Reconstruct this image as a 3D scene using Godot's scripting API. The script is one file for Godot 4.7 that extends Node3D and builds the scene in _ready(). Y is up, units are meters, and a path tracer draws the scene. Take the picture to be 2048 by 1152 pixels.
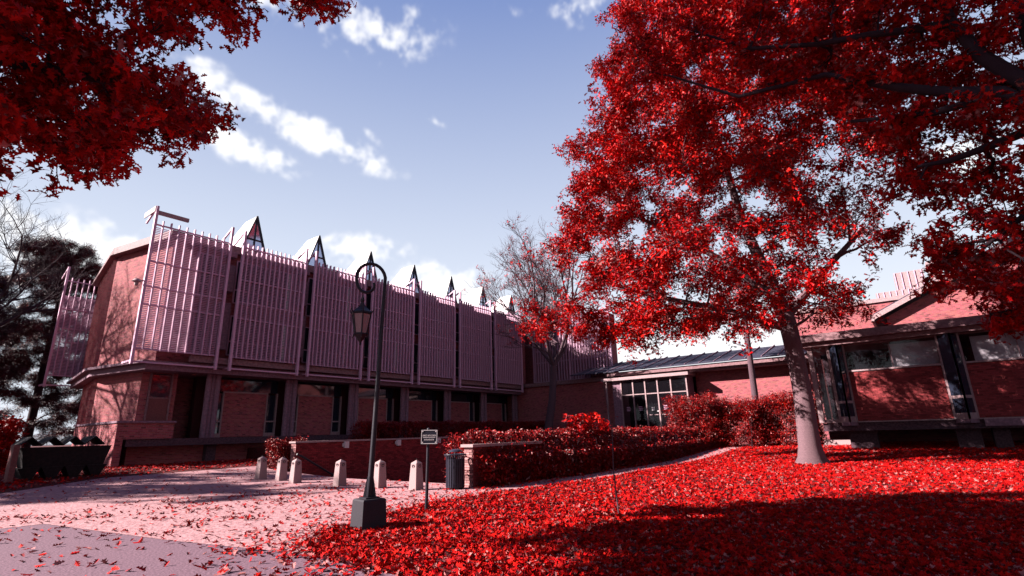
extends Node3D
# A brick arts building with pale slatted sunscreens round a forecourt, red autumn trees, low sun from the left.

const SUN_ENERGY := 1.6
const EXPOSURE := 5.0
const EYE := Vector3(0, 1.55, 0)

var rng := RandomNumberGenerator.new()
var taken := {}
var world_of := {}
var M := {}

const MAIN_CLUMPS := [20.4,14.7,-8.6,17.9,9.8,-2.9,26.6,28.4,-9.7,22.7,8.2,-6.2,25.0,24.6,-1.8,26.1,14.5,0.0,25.6,27.2,-1.0,18.1,15.7,-2.2,27.4,10.8,-0.6,21.7,6.0,-10.4,23.6,19.7,-2.4,23.6,20.6,-6.5,24.9,7.1,-5.2,23.8,9.2,-12.3,22.3,9.1,-10.5,20.7,9.8,-12.0,20.9,6.3,-2.0,26.1,8.7,-9.9,22.8,26.0,-1.8,18.4,11.2,-5.4,22.7,17.2,-6.7,24.0,13.1,-3.2,25.5,17.0,-3.2,24.9,12.4,-8.5,22.9,18.5,-9.1,20.3,18.2,-6.7,20.0,12.5,-6.4,17.6,8.1,-5.9,21.0,9.3,-4.1,19.8,8.8,-9.1,23.1,23.4,-0.6,21.8,8.5,-8.1,23.5,20.8,1.1,23.2,6.9,-3.8,26.5,26.1,-3.9,21.6,25.2,-6.0,22.5,18.2,-0.0,21.8,7.2,-14.7,26.8,16.2,1.9,25.5,20.6,1.9,24.0,10.8,-0.8,25.5,29.7,-2.3,20.6,15.3,-0.4,19.8,7.5,-4.5,25.8,6.4,-2.4,22.6,23.2,-8.1,26.0,18.7,-6.8,21.6,12.1,-2.8,18.8,14.0,-1.1,22.1,11.2,-6.4,17.9,14.6,-7.0,26.1,24.2,1.3,27.7,9.0,-4.1,23.7,12.2,-13.2,23.6,27.8,-5.0,26.0,14.1,-11.4,21.5,11.2,-0.3,25.6,23.4,-7.5,27.4,18.3,-3.9,20.5,20.2,-4.1,28.6,12.9,-2.9,24.1,27.4,-8.7,23.1,6.1,-1.3,26.0,17.4,-11.7,20.5,6.6,-11.9,21.8,8.5,-1.8,25.6,21.1,-5.0,19.5,11.3,-2.1,19.3,21.9,-6.0,24.0,9.5,-2.7,26.0,8.7,-2.7,22.2,16.6,-10.1,27.5,22.1,-1.8,19.2,13.8,-3.7,24.2,28.2,-3.0,20.1,22.5,-3.4,21.1,24.7,-3.3,20.0,13.1,-9.8,21.7,6.1,-6.2,21.0,5.4,-4.2,25.9,25.8,-6.1,19.5,18.3,-3.8,23.4,16.9,-1.5,17.6,10.1,-9.0,24.7,10.6,-6.6,22.0,13.8,-11.1,26.3,13.3,-4.1,24.8,17.7,0.7,26.1,29.3,-5.1,25.6,6.7,-8.2,23.3,15.4,-5.6,28.9,18.0,-1.2,24.7,13.9,-6.8,27.8,14.2,-7.1,21.3,16.2,-3.6,27.7,25.7,-2.1,26.8,11.5,-6.0,20.5,5.7,-8.7,20.3,20.3,-1.3,23.2,12.5,1.0,22.7,6.2,-8.3,25.2,19.0,-1.1,28.3,19.1,0.4,27.8,20.8,-6.0,20.1,18.2,-0.4,18.9,15.9,-5.1,24.0,25.0,-9.1,25.4,22.6,-1.1,23.7,14.9,0.2,25.6,23.1,-3.4,23.4,23.4,-4.3,26.7,25.5,-9.6,28.0,26.4,-6.4,22.6,13.5,-1.6,20.2,13.2,0.9,25.2,18.9,-9.3,26.5,9.0,-6.0,18.6,8.4,-1.4,18.0,12.4,-7.9,28.8,21.0,-3.9,18.8,7.4,-7.5,17.1,12.5,-4.3,28.3,24.1,-0.5,21.4,19.5,-8.0,21.6,14.1,-6.6,21.8,11.5,-10.0,28.6,11.3,-4.3,24.5,17.7,-13.2,27.6,15.1,-3.4,23.7,7.1,-10.4,25.7,12.7,1.1,24.7,14.9,-4.1,22.5,13.3,-4.7,25.6,30.7,-7.3,24.3,15.5,-11.8,27.6,29.0,-3.0,18.8,19.9,-5.4,23.6,8.5,0.3,20.4,9.5,-6.3,26.2,24.0,-11.0,24.1,14.0,-9.7,26.8,11.9,-9.2,22.9,15.3,-8.1,26.1,16.5,-0.8,24.1,25.7,-3.8,24.8,8.4,-7.2,26.0,16.9,-8.5,28.6,19.3,-7.7,24.5,21.2,-10.6,26.7,31.4,-5.5]

const NEAR_CLUMPS := [18.0,6.7,1.9,18.0,5.8,5.0,16.6,15.0,-2.5,17.5,13.0,4.8,14.8,10.2,4.8,15.3,4.0,4.3,16.8,7.5,5.3,15.3,15.1,-5.0,16.6,13.4,-0.7,16.7,12.3,1.2,18.3,15.4,4.7,16.6,9.9,4.3,14.5,4.2,2.8,17.8,10.2,5.8,15.9,11.4,1.9,15.6,10.1,1.5,16.6,5.4,1.3,16.8,3.4,4.5,17.2,6.5,3.5,15.6,6.1,3.1,14.8,12.2,1.2,14.8,13.6,-3.6,18.3,13.7,2.9,15.0,11.2,-1.6,14.2,8.5,3.9,16.7,14.4,3.3,15.4,6.4,4.8,15.8,9.0,4.8,18.0,13.8,0.9,15.6,9.1,3.0,14.9,5.1,1.1,14.6,5.3,4.2,16.2,14.6,0.7,15.7,7.6,1.3,15.5,13.7,2.0,17.1,8.6,1.0,16.7,12.0,-0.3,16.4,11.8,6.1,15.0,11.6,3.8,16.1,13.8,-5.2,17.3,4.1,1.9,14.1,12.6,-5.0,15.8,4.1,2.3,15.0,13.0,3.9,14.4,7.0,3.1,17.6,14.6,2.3,18.0,8.1,5.5,18.4,10.3,2.1,15.4,13.4,0.3,15.2,12.5,-2.1,18.5,10.9,3.8,17.3,4.1,3.3,17.9,9.0,3.0,16.0,10.7,0.1,16.1,13.6,4.4,18.1,7.1,4.5,17.9,5.5,2.9,18.6,4.4,2.6,17.4,11.2,2.5,18.4,3.8,4.6,18.6,12.1,1.8,16.6,13.3,-2.0,14.3,7.3,4.6,15.1,3.1,3.3,16.3,11.9,4.5,18.1,9.5,4.5,18.2,11.8,0.3,14.4,11.3,2.3,17.9,12.6,6.2,17.6,12.5,2.5,14.6,13.9,-5.4,16.6,9.1,2.2,18.9,5.5,1.7,18.5,15.7,3.1,14.3,10.1,3.1,18.9,15.6,1.4,15.6,14.7,-1.4,18.5,7.8,2.9,16.3,5.0,4.3,14.5,8.1,2.2,16.5,7.8,3.8,17.1,14.6,4.8,17.1,10.6,1.2,14.8,12.1,-0.4,15.6,14.7,-3.5,14.7,10.2,0.5,16.6,15.6,-0.8,15.3,11.4,5.2,14.5,12.8,2.5,18.6,8.5,1.2,15.0,8.7,1.0,16.7,7.2,2.2,14.6,5.7,2.3,16.4,10.4,2.7,18.0,11.8,5.0,18.5,12.4,3.7,14.7,6.8,0.9,14.8,13.7,-1.5,16.8,13.6,1.5,16.1,10.3,5.6,16.3,15.8,-4.4,16.0,12.0,3.1,16.5,12.0,-1.6,17.9,14.1,6.0,18.9,12.9,0.3,16.6,5.1,3.0]

const LEFT_CLUMPS := [-0.0,8.9,-10.1,-0.4,6.2,-9.0,-0.4,5.6,-7.7,0.2,7.9,-8.0,0.7,5.2,-8.1,0.1,7.2,-11.3,1.3,9.4,-11.3,-0.3,4.9,-8.7,-0.5,7.6,-8.8,1.2,6.7,-9.0,-0.8,8.0,-10.2,0.5,8.3,-9.9,0.6,9.0,-10.7,1.3,8.4,-10.9,0.5,10.1,-10.2,1.7,7.7,-9.7,1.1,6.7,-11.2,2.1,8.4,-11.3,-0.1,8.2,-11.0,-0.5,6.9,-9.7,3.1,7.5,-10.5,0.1,7.0,-9.0,-0.3,8.7,-9.2,-0.7,6.7,-8.0,0.0,10.3,-11.0,-0.1,6.2,-11.5,0.6,6.4,-7.9,0.7,9.3,-9.7,2.8,6.6,-9.1,1.4,5.6,-7.8,2.0,6.4,-10.5,-0.7,9.0,-11.1,1.4,8.7,-9.6,-0.8,9.8,-11.4,0.3,7.5,-9.9,0.9,6.5,-9.7,0.8,8.1,-8.6,2.2,7.0,-11.0,-0.1,6.2,-10.2,0.6,8.4,-11.4,0.7,11.1,-11.4,0.4,5.6,-8.7,1.6,7.0,-8.2,1.2,7.6,-11.4,-0.1,5.5,-9.8,0.0,7.0,-7.6,2.0,5.8,-8.7,1.2,9.5,-10.3,0.8,5.7,-10.0,-0.5,6.8,-10.5,2.0,6.7,-9.4,0.8,7.3,-8.5,-0.2,4.7,-7.6,1.2,5.7,-8.7,1.5,7.6,-10.6,2.1,6.2,-7.7,0.9,10.4,-11.0,1.6,5.6,-9.4,2.3,7.9,-10.6,2.4,6.7,-8.3,0.5,6.1,-10.7,2.4,7.1,-10.0,0.6,8.9,-8.8,0.7,7.7,-10.7,-0.7,7.8,-11.4,0.0,9.6,-10.7,3.7,8.2,-10.9,-0.4,5.6,-10.8,0.5,9.8,-11.4,3.3,7.5,-9.7,1.4,10.6,-10.4,1.8,9.0,-9.2,2.4,9.5,-8.6,1.6,10.3,-8.9,2.5,8.6,-8.9,3.6,10.9,-9.1,4.0,10.1,-7.8,2.8,11.9,-10.0,3.4,10.3,-9.7,2.0,11.5,-9.8,1.1,9.5,-8.6,2.5,10.1,-9.7,2.1,7.8,-8.2,5.2,11.2,-9.1,2.4,10.9,-9.1,3.2,9.4,-7.9,4.7,10.3,-8.3,2.6,9.2,-9.9,3.4,9.6,-9.2,3.3,10.4,-8.2,3.1,11.1,-10.0,1.7,9.8,-10.0,3.7,11.9,-9.8,2.8,8.7,-8.1,2.1,10.2,-8.3,4.4,11.6,-9.0]
class MB:
	var v := PackedVector3Array()
	var n := PackedVector3Array()
	func tri(a: Vector3, b: Vector3, c: Vector3, out: Vector3) -> void:
		var q := (b - a).cross(c - a)
		if q.length_squared() < 1e-14:
			return
		q = q.normalized()
		if q.dot(out) >= 0.0:
			v.append(a); v.append(c); v.append(b)
		else:
			q = -q
			v.append(a); v.append(b); v.append(c)
		n.append(q); n.append(q); n.append(q)
	func quad(a: Vector3, b: Vector3, c: Vector3, d: Vector3, out: Vector3) -> void:
		tri(a, b, c, out); tri(a, c, d, out)
	func hexa(p: Array) -> void:   # p[0..3] lower ring, p[4..7] upper ring
		var m := Vector3.ZERO
		for q in p: m += q
		m /= 8.0
		for f in [[0, 1, 2, 3], [4, 5, 6, 7], [0, 1, 5, 4], [1, 2, 6, 5], [2, 3, 7, 6], [3, 0, 4, 7]]:
			var o: Vector3 = (p[f[0]] + p[f[1]] + p[f[2]] + p[f[3]]) / 4.0 - m
			quad(p[f[0]], p[f[1]], p[f[2]], p[f[3]], o)
	func box(a: Vector3, b: Vector3) -> void:
		hexa([Vector3(a.x, a.y, a.z), Vector3(b.x, a.y, a.z), Vector3(b.x, a.y, b.z), Vector3(a.x, a.y, b.z), Vector3(a.x, b.y, a.z), Vector3(b.x, b.y, a.z), Vector3(b.x, b.y, b.z), Vector3(a.x, b.y, b.z)])
	func boxc(c: Vector3, s: Vector3) -> void:
		box(c - s * 0.5, c + s * 0.5)
	func boxb(c: Vector3, s: Vector3, b: Basis) -> void:
		var p := []
		for y in [-0.5, 0.5]:
			for q in [Vector2(-0.5, -0.5), Vector2(0.5, -0.5), Vector2(0.5, 0.5), Vector2(-0.5, 0.5)]:
				p.append(c + b * Vector3(q.x * s.x, y * s.y, q.y * s.z))
		hexa(p)
	func bar(a: Vector3, b: Vector3, w: float, h: float) -> void:   # a square bar from a to b
		var d := (b - a).normalized()
		var up := Vector3.UP if absf(d.y) < 0.95 else Vector3.RIGHT
		var r := d.cross(up).normalized() * w * 0.5
		var u := r.cross(d).normalized() * h * 0.5
		hexa([a - r - u, a + r - u, a + r + u, a - r + u, b - r - u, b + r - u, b + r + u, b - r + u])
	func prism(poly: Array, y0: float, y1: float) -> void:   # convex plan (x, z)
		var c := Vector2.ZERO
		for p in poly: c += p
		c /= poly.size()
		for i in poly.size():
			var a: Vector2 = poly[i]; var b: Vector2 = poly[(i + 1) % poly.size()]
			var m := (a + b) * 0.5 - c
			quad(Vector3(a.x, y0, a.y), Vector3(b.x, y0, b.y), Vector3(b.x, y1, b.y), Vector3(a.x, y1, a.y), Vector3(m.x, 0, m.y))
			tri(Vector3(c.x, y1, c.y), Vector3(a.x, y1, a.y), Vector3(b.x, y1, b.y), Vector3.UP)
			tri(Vector3(c.x, y0, c.y), Vector3(a.x, y0, a.y), Vector3(b.x, y0, b.y), Vector3.DOWN)
	func smooth(a: Vector3, b: Vector3, c: Vector3, na: Vector3, nb: Vector3, nc: Vector3) -> void:
		if (b - a).cross(c - a).dot(na + nb + nc) >= 0.0:
			v.append(a); v.append(c); v.append(b); n.append(na); n.append(nc); n.append(nb)
		else:
			v.append(a); v.append(b); v.append(c); n.append(na); n.append(nb); n.append(nc)
	func tube(pts: Array, rad: Array, sides := 8, caps := true) -> void:
		var rings := []
		var norms := []
		var ref := Vector3(0.31, 0.2, 0.93)
		for i in pts.size():
			var d: Vector3 = (pts[mini(i + 1, pts.size() - 1)] - pts[maxi(i - 1, 0)]).normalized()
			var x := ref - d * ref.dot(d)
			if x.length() < 0.05: x = Vector3.RIGHT - d * d.x
			x = x.normalized(); ref = x
			var y := d.cross(x)
			var ring := []; var nr := []
			for k in sides:
				var t := TAU * k / sides
				var o := x * cos(t) + y * sin(t)
				ring.append(pts[i] + o * rad[i]); nr.append(o)
			rings.append(ring); norms.append(nr)
		for i in pts.size() - 1:
			for k in sides:
				var j := (k + 1) % sides
				smooth(rings[i][k], rings[i][j], rings[i + 1][j], norms[i][k], norms[i][j], norms[i + 1][j])
				smooth(rings[i][k], rings[i + 1][j], rings[i + 1][k], norms[i][k], norms[i + 1][j], norms[i + 1][k])
		if caps:
			for e in [0, pts.size() - 1]:
				var o: Vector3 = (pts[e] - pts[1 if e == 0 else e - 1])
				for k in sides:
					tri(pts[e], rings[e][k], rings[e][(k + 1) % sides], o)
	func lathe(c: Vector3, prof: Array, sides := 16, flat := false, turn := 0.0) -> void:   # prof of Vector2(radius, height)
		for i in prof.size() - 1:
			var a: Vector2 = prof[i]; var b: Vector2 = prof[i + 1]
			var sl := Vector2(b.y - a.y, a.x - b.x)
			if sl.length() < 1e-6: continue
			sl = sl.normalized()
			for k in sides:
				var t0 := TAU * k / sides + turn; var t1 := TAU * (k + 1) / sides + turn
				var e0 := Vector3(cos(t0), 0, sin(t0)); var e1 := Vector3(cos(t1), 0, sin(t1))
				var p := [c + e0 * a.x + Vector3.UP * a.y, c + e1 * a.x + Vector3.UP * a.y, c + e1 * b.x + Vector3.UP * b.y, c + e0 * b.x + Vector3.UP * b.y]
				if flat:
					quad(p[0], p[1], p[2], p[3], (e0 + e1) * sl.x + Vector3.UP * sl.y * 2.0)
				else:
					var n0 := e0 * sl.x + Vector3.UP * sl.y; var n1 := e1 * sl.x + Vector3.UP * sl.y
					if a.x > 1e-5: smooth(p[0], p[1], p[2], n0, n1, n1)
					if b.x > 1e-5: smooth(p[0], p[2], p[3], n0, n1, n0)
	func mesh(m: Material) -> ArrayMesh:
		var arr := []
		arr.resize(Mesh.ARRAY_MAX)
		arr[Mesh.ARRAY_VERTEX] = v
		arr[Mesh.ARRAY_NORMAL] = n
		var am := ArrayMesh.new()
		am.add_surface_from_arrays(Mesh.PRIMITIVE_TRIANGLES, arr)
		am.surface_set_material(0, m)
		return am

func lin(r: float, g: float, b: float) -> Color:
	return Color(r, g, b).linear_to_srgb()

func numbered(called: String) -> String:
	if not taken.has(called):
		taken[called] = 0
		return called
	taken[called] += 1
	return "%s_%03d" % [called, taken[called]]

func tag(o: Node, label: String, category: String, group := "", kind := "") -> void:
	if label: o.set_meta("label", label)
	if category: o.set_meta("category", category)
	if group: o.set_meta("group", group)
	if kind: o.set_meta("kind", kind)

func thing(called: String, at: Vector3, label: String, category: String, group := "") -> Node3D:
	var o := Node3D.new()
	o.name = numbered(called)
	add_child(o)
	o.position = at
	tag(o, label, category, group)
	return o

# a part; its mesh is in world coordinates when the thing is marked in world_of, else in the thing's own
func part(parent: Node3D, called: String, mb: MB, m: Material, label := "") -> MeshInstance3D:
	var o := MeshInstance3D.new()
	o.name = called
	o.mesh = mb.mesh(m)
	parent.add_child(o, true)
	if world_of.has(parent): o.position = -parent.position
	if label: o.set_meta("label", label)
	return o

func built(called: String, at: Vector3, label: String, category: String, group := "") -> Node3D:   # a thing whose parts are given in world coordinates
	var o := thing(called, at, label, category, group)
	world_of[o] = true
	return o

func struct(called: String, mb: MB, m: Material) -> MeshInstance3D:
	var o := MeshInstance3D.new()
	o.name = called
	o.mesh = mb.mesh(m)
	add_child(o)
	o.set_meta("kind", "structure")
	return o

func many(parent: Node, called: String, mesh: Mesh, xf: Array, colors := PackedColorArray()) -> MultiMeshInstance3D:
	var mm := MultiMesh.new()
	mm.transform_format = MultiMesh.TRANSFORM_3D
	mm.use_colors = colors.size() > 0
	mm.mesh = mesh
	mm.instance_count = xf.size()
	for i in xf.size():
		mm.set_instance_transform(i, xf[i])
		if colors.size() > 0: mm.set_instance_color(i, colors[i])
	var o := MultiMeshInstance3D.new()
	o.name = called
	o.multimesh = mm
	parent.add_child(o, true)
	if world_of.has(parent): o.position = -parent.position
	o.set_meta("kind", "stuff")
	return o

func ease01(a: float, b: float, x: float) -> float:
	var t := clampf((x - a) / (b - a), 0, 1)
	return t * t * (3 - 2 * t)

# ---------------------------------------------------------------- materials
func plain(c: Color, rough := 0.8, metal := 0.0) -> StandardMaterial3D:
	var m := StandardMaterial3D.new()
	m.albedo_color = c
	m.roughness = rough
	m.metallic = metal
	m.metallic_specular = 0.3
	return m

func noise_tex(freq: float, oct: int, stops: Array, seed_: int, normal := 0.0, size := 512) -> NoiseTexture2D:
	var f := FastNoiseLite.new()
	f.noise_type = FastNoiseLite.TYPE_SIMPLEX_SMOOTH
	f.seed = seed_
	f.frequency = freq
	f.fractal_octaves = oct
	var t := NoiseTexture2D.new()
	t.width = size; t.height = size
	t.seamless = true
	t.noise = f
	if normal > 0.0:
		t.as_normal_map = true
		t.bump_strength = normal
	else:
		var g := Gradient.new()
		g.offsets = PackedFloat32Array([0.0, 1.0])
		g.colors = PackedColorArray([stops[0][1], stops[-1][1]])
		for k in range(1, stops.size() - 1): g.add_point(stops[k][0], stops[k][1])
		g.set_offset(0, stops[0][0]); g.set_offset(g.get_point_count() - 1, stops[-1][0])
		t.color_ramp = g
	return t

func mottled(a: Color, b: Color, metres: float, rough: float, seed_: int, bump := 0.0, freq := 0.02) -> StandardMaterial3D:
	var m := plain(Color.WHITE, rough)
	m.albedo_texture = noise_tex(freq, 6, [[0.25, a], [0.75, b]], seed_)
	m.uv1_triplanar = true
	m.uv1_world_triplanar = true
	m.uv1_scale = Vector3.ONE / metres
	if bump > 0.0:
		m.normal_enabled = true
		m.normal_texture = noise_tex(0.06, 5, [], seed_ + 7, bump)
		m.normal_scale = 1.0
	return m

func brick_material(base: Array, seed_: int) -> StandardMaterial3D:   # far walls, where single bricks are finer than a picture point
	var w := 512; var h := 512
	var im := Image.create(w, h, false, Image.FORMAT_RGB8)
	var bump := Image.create(w, h, false, Image.FORMAT_RGB8)
	var r := RandomNumberGenerator.new(); r.seed = seed_
	im.fill(lin(base[0] * 0.85, base[1] * 2.0, base[2] * 2.0))
	bump.fill(Color(0.3, 0.3, 0.3))
	var rows := 27; var cols := 10
	for j in rows:
		var y0 := int(round(float(j) * h / rows)); var y1 := int(round(float(j + 1) * h / rows))
		for i in cols:
			var off := 0.5 if j % 2 else 0.0
			var x0 := int(round((i + off) * w / cols)); var x1 := int(round((i + 1 + off) * w / cols))
			var k := r.randf_range(0.72, 1.2)
			if r.randf() < 0.1: k *= 0.55
			var c := lin(base[0] * k, base[1] * k * r.randf_range(0.8, 1.3), base[2] * k)
			for s in [0, -w]:
				im.fill_rect(Rect2i(x0 + s, y0, x1 - x0 - 3, y1 - y0 - 4), c)
				bump.fill_rect(Rect2i(x0 + s, y0, x1 - x0 - 3, y1 - y0 - 4), Color(0.9, 0.9, 0.9))
	bump.bump_map_to_normal_map(3.0)
	var m := plain(Color.WHITE, 0.9)
	m.albedo_texture = ImageTexture.create_from_image(im)
	m.normal_enabled = true
	m.normal_texture = ImageTexture.create_from_image(bump)
	m.uv1_triplanar = true
	m.uv1_world_triplanar = true
	m.uv1_scale = Vector3.ONE / 2.1
	return m

func leaf_material(rough := 0.45, back := Color(0, 0, 0)) -> StandardMaterial3D:
	var m := plain(Color.WHITE, rough)
	m.vertex_color_use_as_albedo = true
	m.cull_mode = BaseMaterial3D.CULL_DISABLED
	if back != Color(0, 0, 0):
		m.backlight_enabled = true
		m.backlight = back
	return m

func make_materials() -> void:
	M.paving = mottled(lin(0.20, 0.098, 0.106), lin(0.295, 0.155, 0.165), 3.0, 0.9, 11, 2.5, 0.03)
	M.asphalt = mottled(lin(0.078, 0.041, 0.058), lin(0.128, 0.070, 0.094), 1.9, 0.9, 12, 1.2, 0.09)
	M.lawn = mottled(lin(0.028, 0.0016, 0.0024), lin(0.096, 0.0048, 0.0064), 1.7, 0.95, 13, 6.0, 0.05)
	M.field = mottled(lin(0.028, 0.0016, 0.0032), lin(0.064, 0.004, 0.006), 5.0, 0.95, 14, 5.0, 0.04)
	M.brick = brick_material([0.215, 0.046, 0.052], 21)
	M.brick_dark = brick_material([0.0800, 0.0128, 0.0192], 22)
	M.mortar = mottled(lin(0.068, 0.02, 0.022), lin(0.1, 0.032, 0.034), 1.0, 0.95, 23)
	M.screen = mottled(lin(0.33, 0.19, 0.265), lin(0.41, 0.245, 0.33), 1.3, 0.6, 31, 0.0, 0.03)
	M.trim = mottled(lin(0.184, 0.116, 0.124), lin(0.232, 0.156, 0.164), 1.5, 0.55, 32)
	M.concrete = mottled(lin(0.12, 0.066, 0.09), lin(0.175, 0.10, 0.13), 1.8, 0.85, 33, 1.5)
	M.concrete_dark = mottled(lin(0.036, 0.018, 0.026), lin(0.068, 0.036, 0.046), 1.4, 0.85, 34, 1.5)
	M.stone = mottled(lin(0.195, 0.125, 0.128), lin(0.255, 0.175, 0.178), 0.5, 0.85, 35, 3.0, 0.05)
	M.door = mottled(lin(0.096, 0.028, 0.03), lin(0.124, 0.04, 0.04), 1.0, 0.6, 36)
	M.iron = mottled(lin(0.0088, 0.0072, 0.012), lin(0.02, 0.016, 0.022), 0.5, 0.45, 37, 1.0)
	M.iron_block = mottled(lin(0.007, 0.006, 0.009), lin(0.024, 0.018, 0.025), 0.45, 0.75, 38, 2.5, 0.05)
	M.steel = mottled(lin(0.0048, 0.0024, 0.004), lin(0.0128, 0.0064, 0.008), 1.5, 0.75, 39, 1.5)
	M.white = plain(lin(0.4, 0.36, 0.368), 0.5)
	M.skylight = mottled(lin(0.55, 0.49, 0.51), lin(0.66, 0.60, 0.62), 2.0, 0.5, 40)
	M.slate = mottled(lin(0.012, 0.013, 0.024), lin(0.04, 0.034, 0.052), 1.6, 0.75, 41, 1.5)
	M.fascia = mottled(lin(0.112, 0.056, 0.064), lin(0.168, 0.092, 0.1), 2.2, 0.7, 42)
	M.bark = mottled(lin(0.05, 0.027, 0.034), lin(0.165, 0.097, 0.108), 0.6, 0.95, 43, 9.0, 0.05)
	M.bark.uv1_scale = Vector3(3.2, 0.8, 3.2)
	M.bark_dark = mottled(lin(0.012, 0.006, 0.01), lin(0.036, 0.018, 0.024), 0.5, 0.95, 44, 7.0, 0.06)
	M.bark_grey = mottled(lin(0.04, 0.022, 0.03), lin(0.088, 0.052, 0.062), 0.5, 0.95, 45, 7.0, 0.06)
	M.blind = mottled(lin(0.40, 0.35, 0.40), lin(0.48, 0.42, 0.47), 1.5, 0.8, 46)
	M.glass = plain(lin(0.012, 0.014, 0.024), 0.04)
	M.glass.metallic_specular = 0.6
	M.pane = plain(Color(0.10, 0.09, 0.11, 0.22), 0.03)
	M.pane.transparency = BaseMaterial3D.TRANSPARENCY_ALPHA
	M.frosted = mottled(lin(0.192, 0.12, 0.124), lin(0.248, 0.168, 0.168), 0.3, 0.25, 47)
	M.sky_glass = plain(lin(0.42, 0.47, 0.62), 0.06, 0.75)
	M.sign_blue = plain(lin(0.0072, 0.0072, 0.014), 0.45)
	M.bin = plain(lin(0.018, 0.016, 0.026), 0.35)
	M.red_paint = plain(lin(0.18, 0.0048, 0.0048), 0.6)
	M.interior = plain(lin(0.028, 0.0048, 0.0064), 0.9)
	M.leaf = leaf_material(0.5, lin(0.12, 0.001, 0.0015))
	M.leaf.metallic_specular = 0.2
	M.leaf_leathery = leaf_material(0.4)
	M.leaf_dry = leaf_material(0.7)
	M.leaf_dry.metallic_specular = 0.15
	M.blade = leaf_material(0.6)

# ---------------------------------------------------------------- terrain
func hgt(x: float, z: float) -> float:
	if x > 13.0 and z > -22.9 and z < -11.1:
		return -0.13 * minf(x - 13.0, 17.0)
	if x > 15.5 and z <= -22.9:
		return 1.1
	return 0.45 * ease01(17, 30, -z) + 0.35 * ease01(24, 36, x) * ease01(-11.1, -10.0, z) + (0.25 if x > 15.5 and z < -11.1 else 0.0)

func P(x: float, z: float, up := 0.0) -> Vector3:
	return Vector3(x, hgt(x, z) + up, z)

func sheet(poly: Array, up: float, cell: float) -> MB:
	var mb := MB.new()
	var pv := PackedVector2Array(poly)
	var lo: Vector2 = poly[0]; var hi: Vector2 = poly[0]
	for p in poly:
		lo = lo.min(p); hi = hi.max(p)
	var x := floorf(lo.x / cell) * cell
	while x < hi.x:
		var z := floorf(lo.y / cell) * cell
		while z < hi.y:
			var sq := PackedVector2Array([Vector2(x, z), Vector2(x + cell, z), Vector2(x + cell, z + cell), Vector2(x, z + cell)])
			for piece in Geometry2D.intersect_polygons(sq, pv):
				var idx := Geometry2D.triangulate_polygon(piece)
				for k in range(0, idx.size(), 3):
					var a := piece[idx[k]]; var b := piece[idx[k + 1]]; var c := piece[idx[k + 2]]
					mb.tri(P(a.x, a.y, up), P(b.x, b.y, up), P(c.x, c.y, up), Vector3.UP)
			z += cell
		x += cell
	return mb

const LAWN_EDGE := [Vector2(1, 8), Vector2(3.4, 3), Vector2(4.3, -2), Vector2(4.45, -5), Vector2(4.47, -6), Vector2(4.6, -7), Vector2(4.9, -7.7), Vector2(5.5, -8.3), Vector2(6.4, -8.65), Vector2(7.6, -9.0), Vector2(8.9, -9.36), Vector2(10.2, -9.4), Vector2(12, -9.3)]

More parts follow.
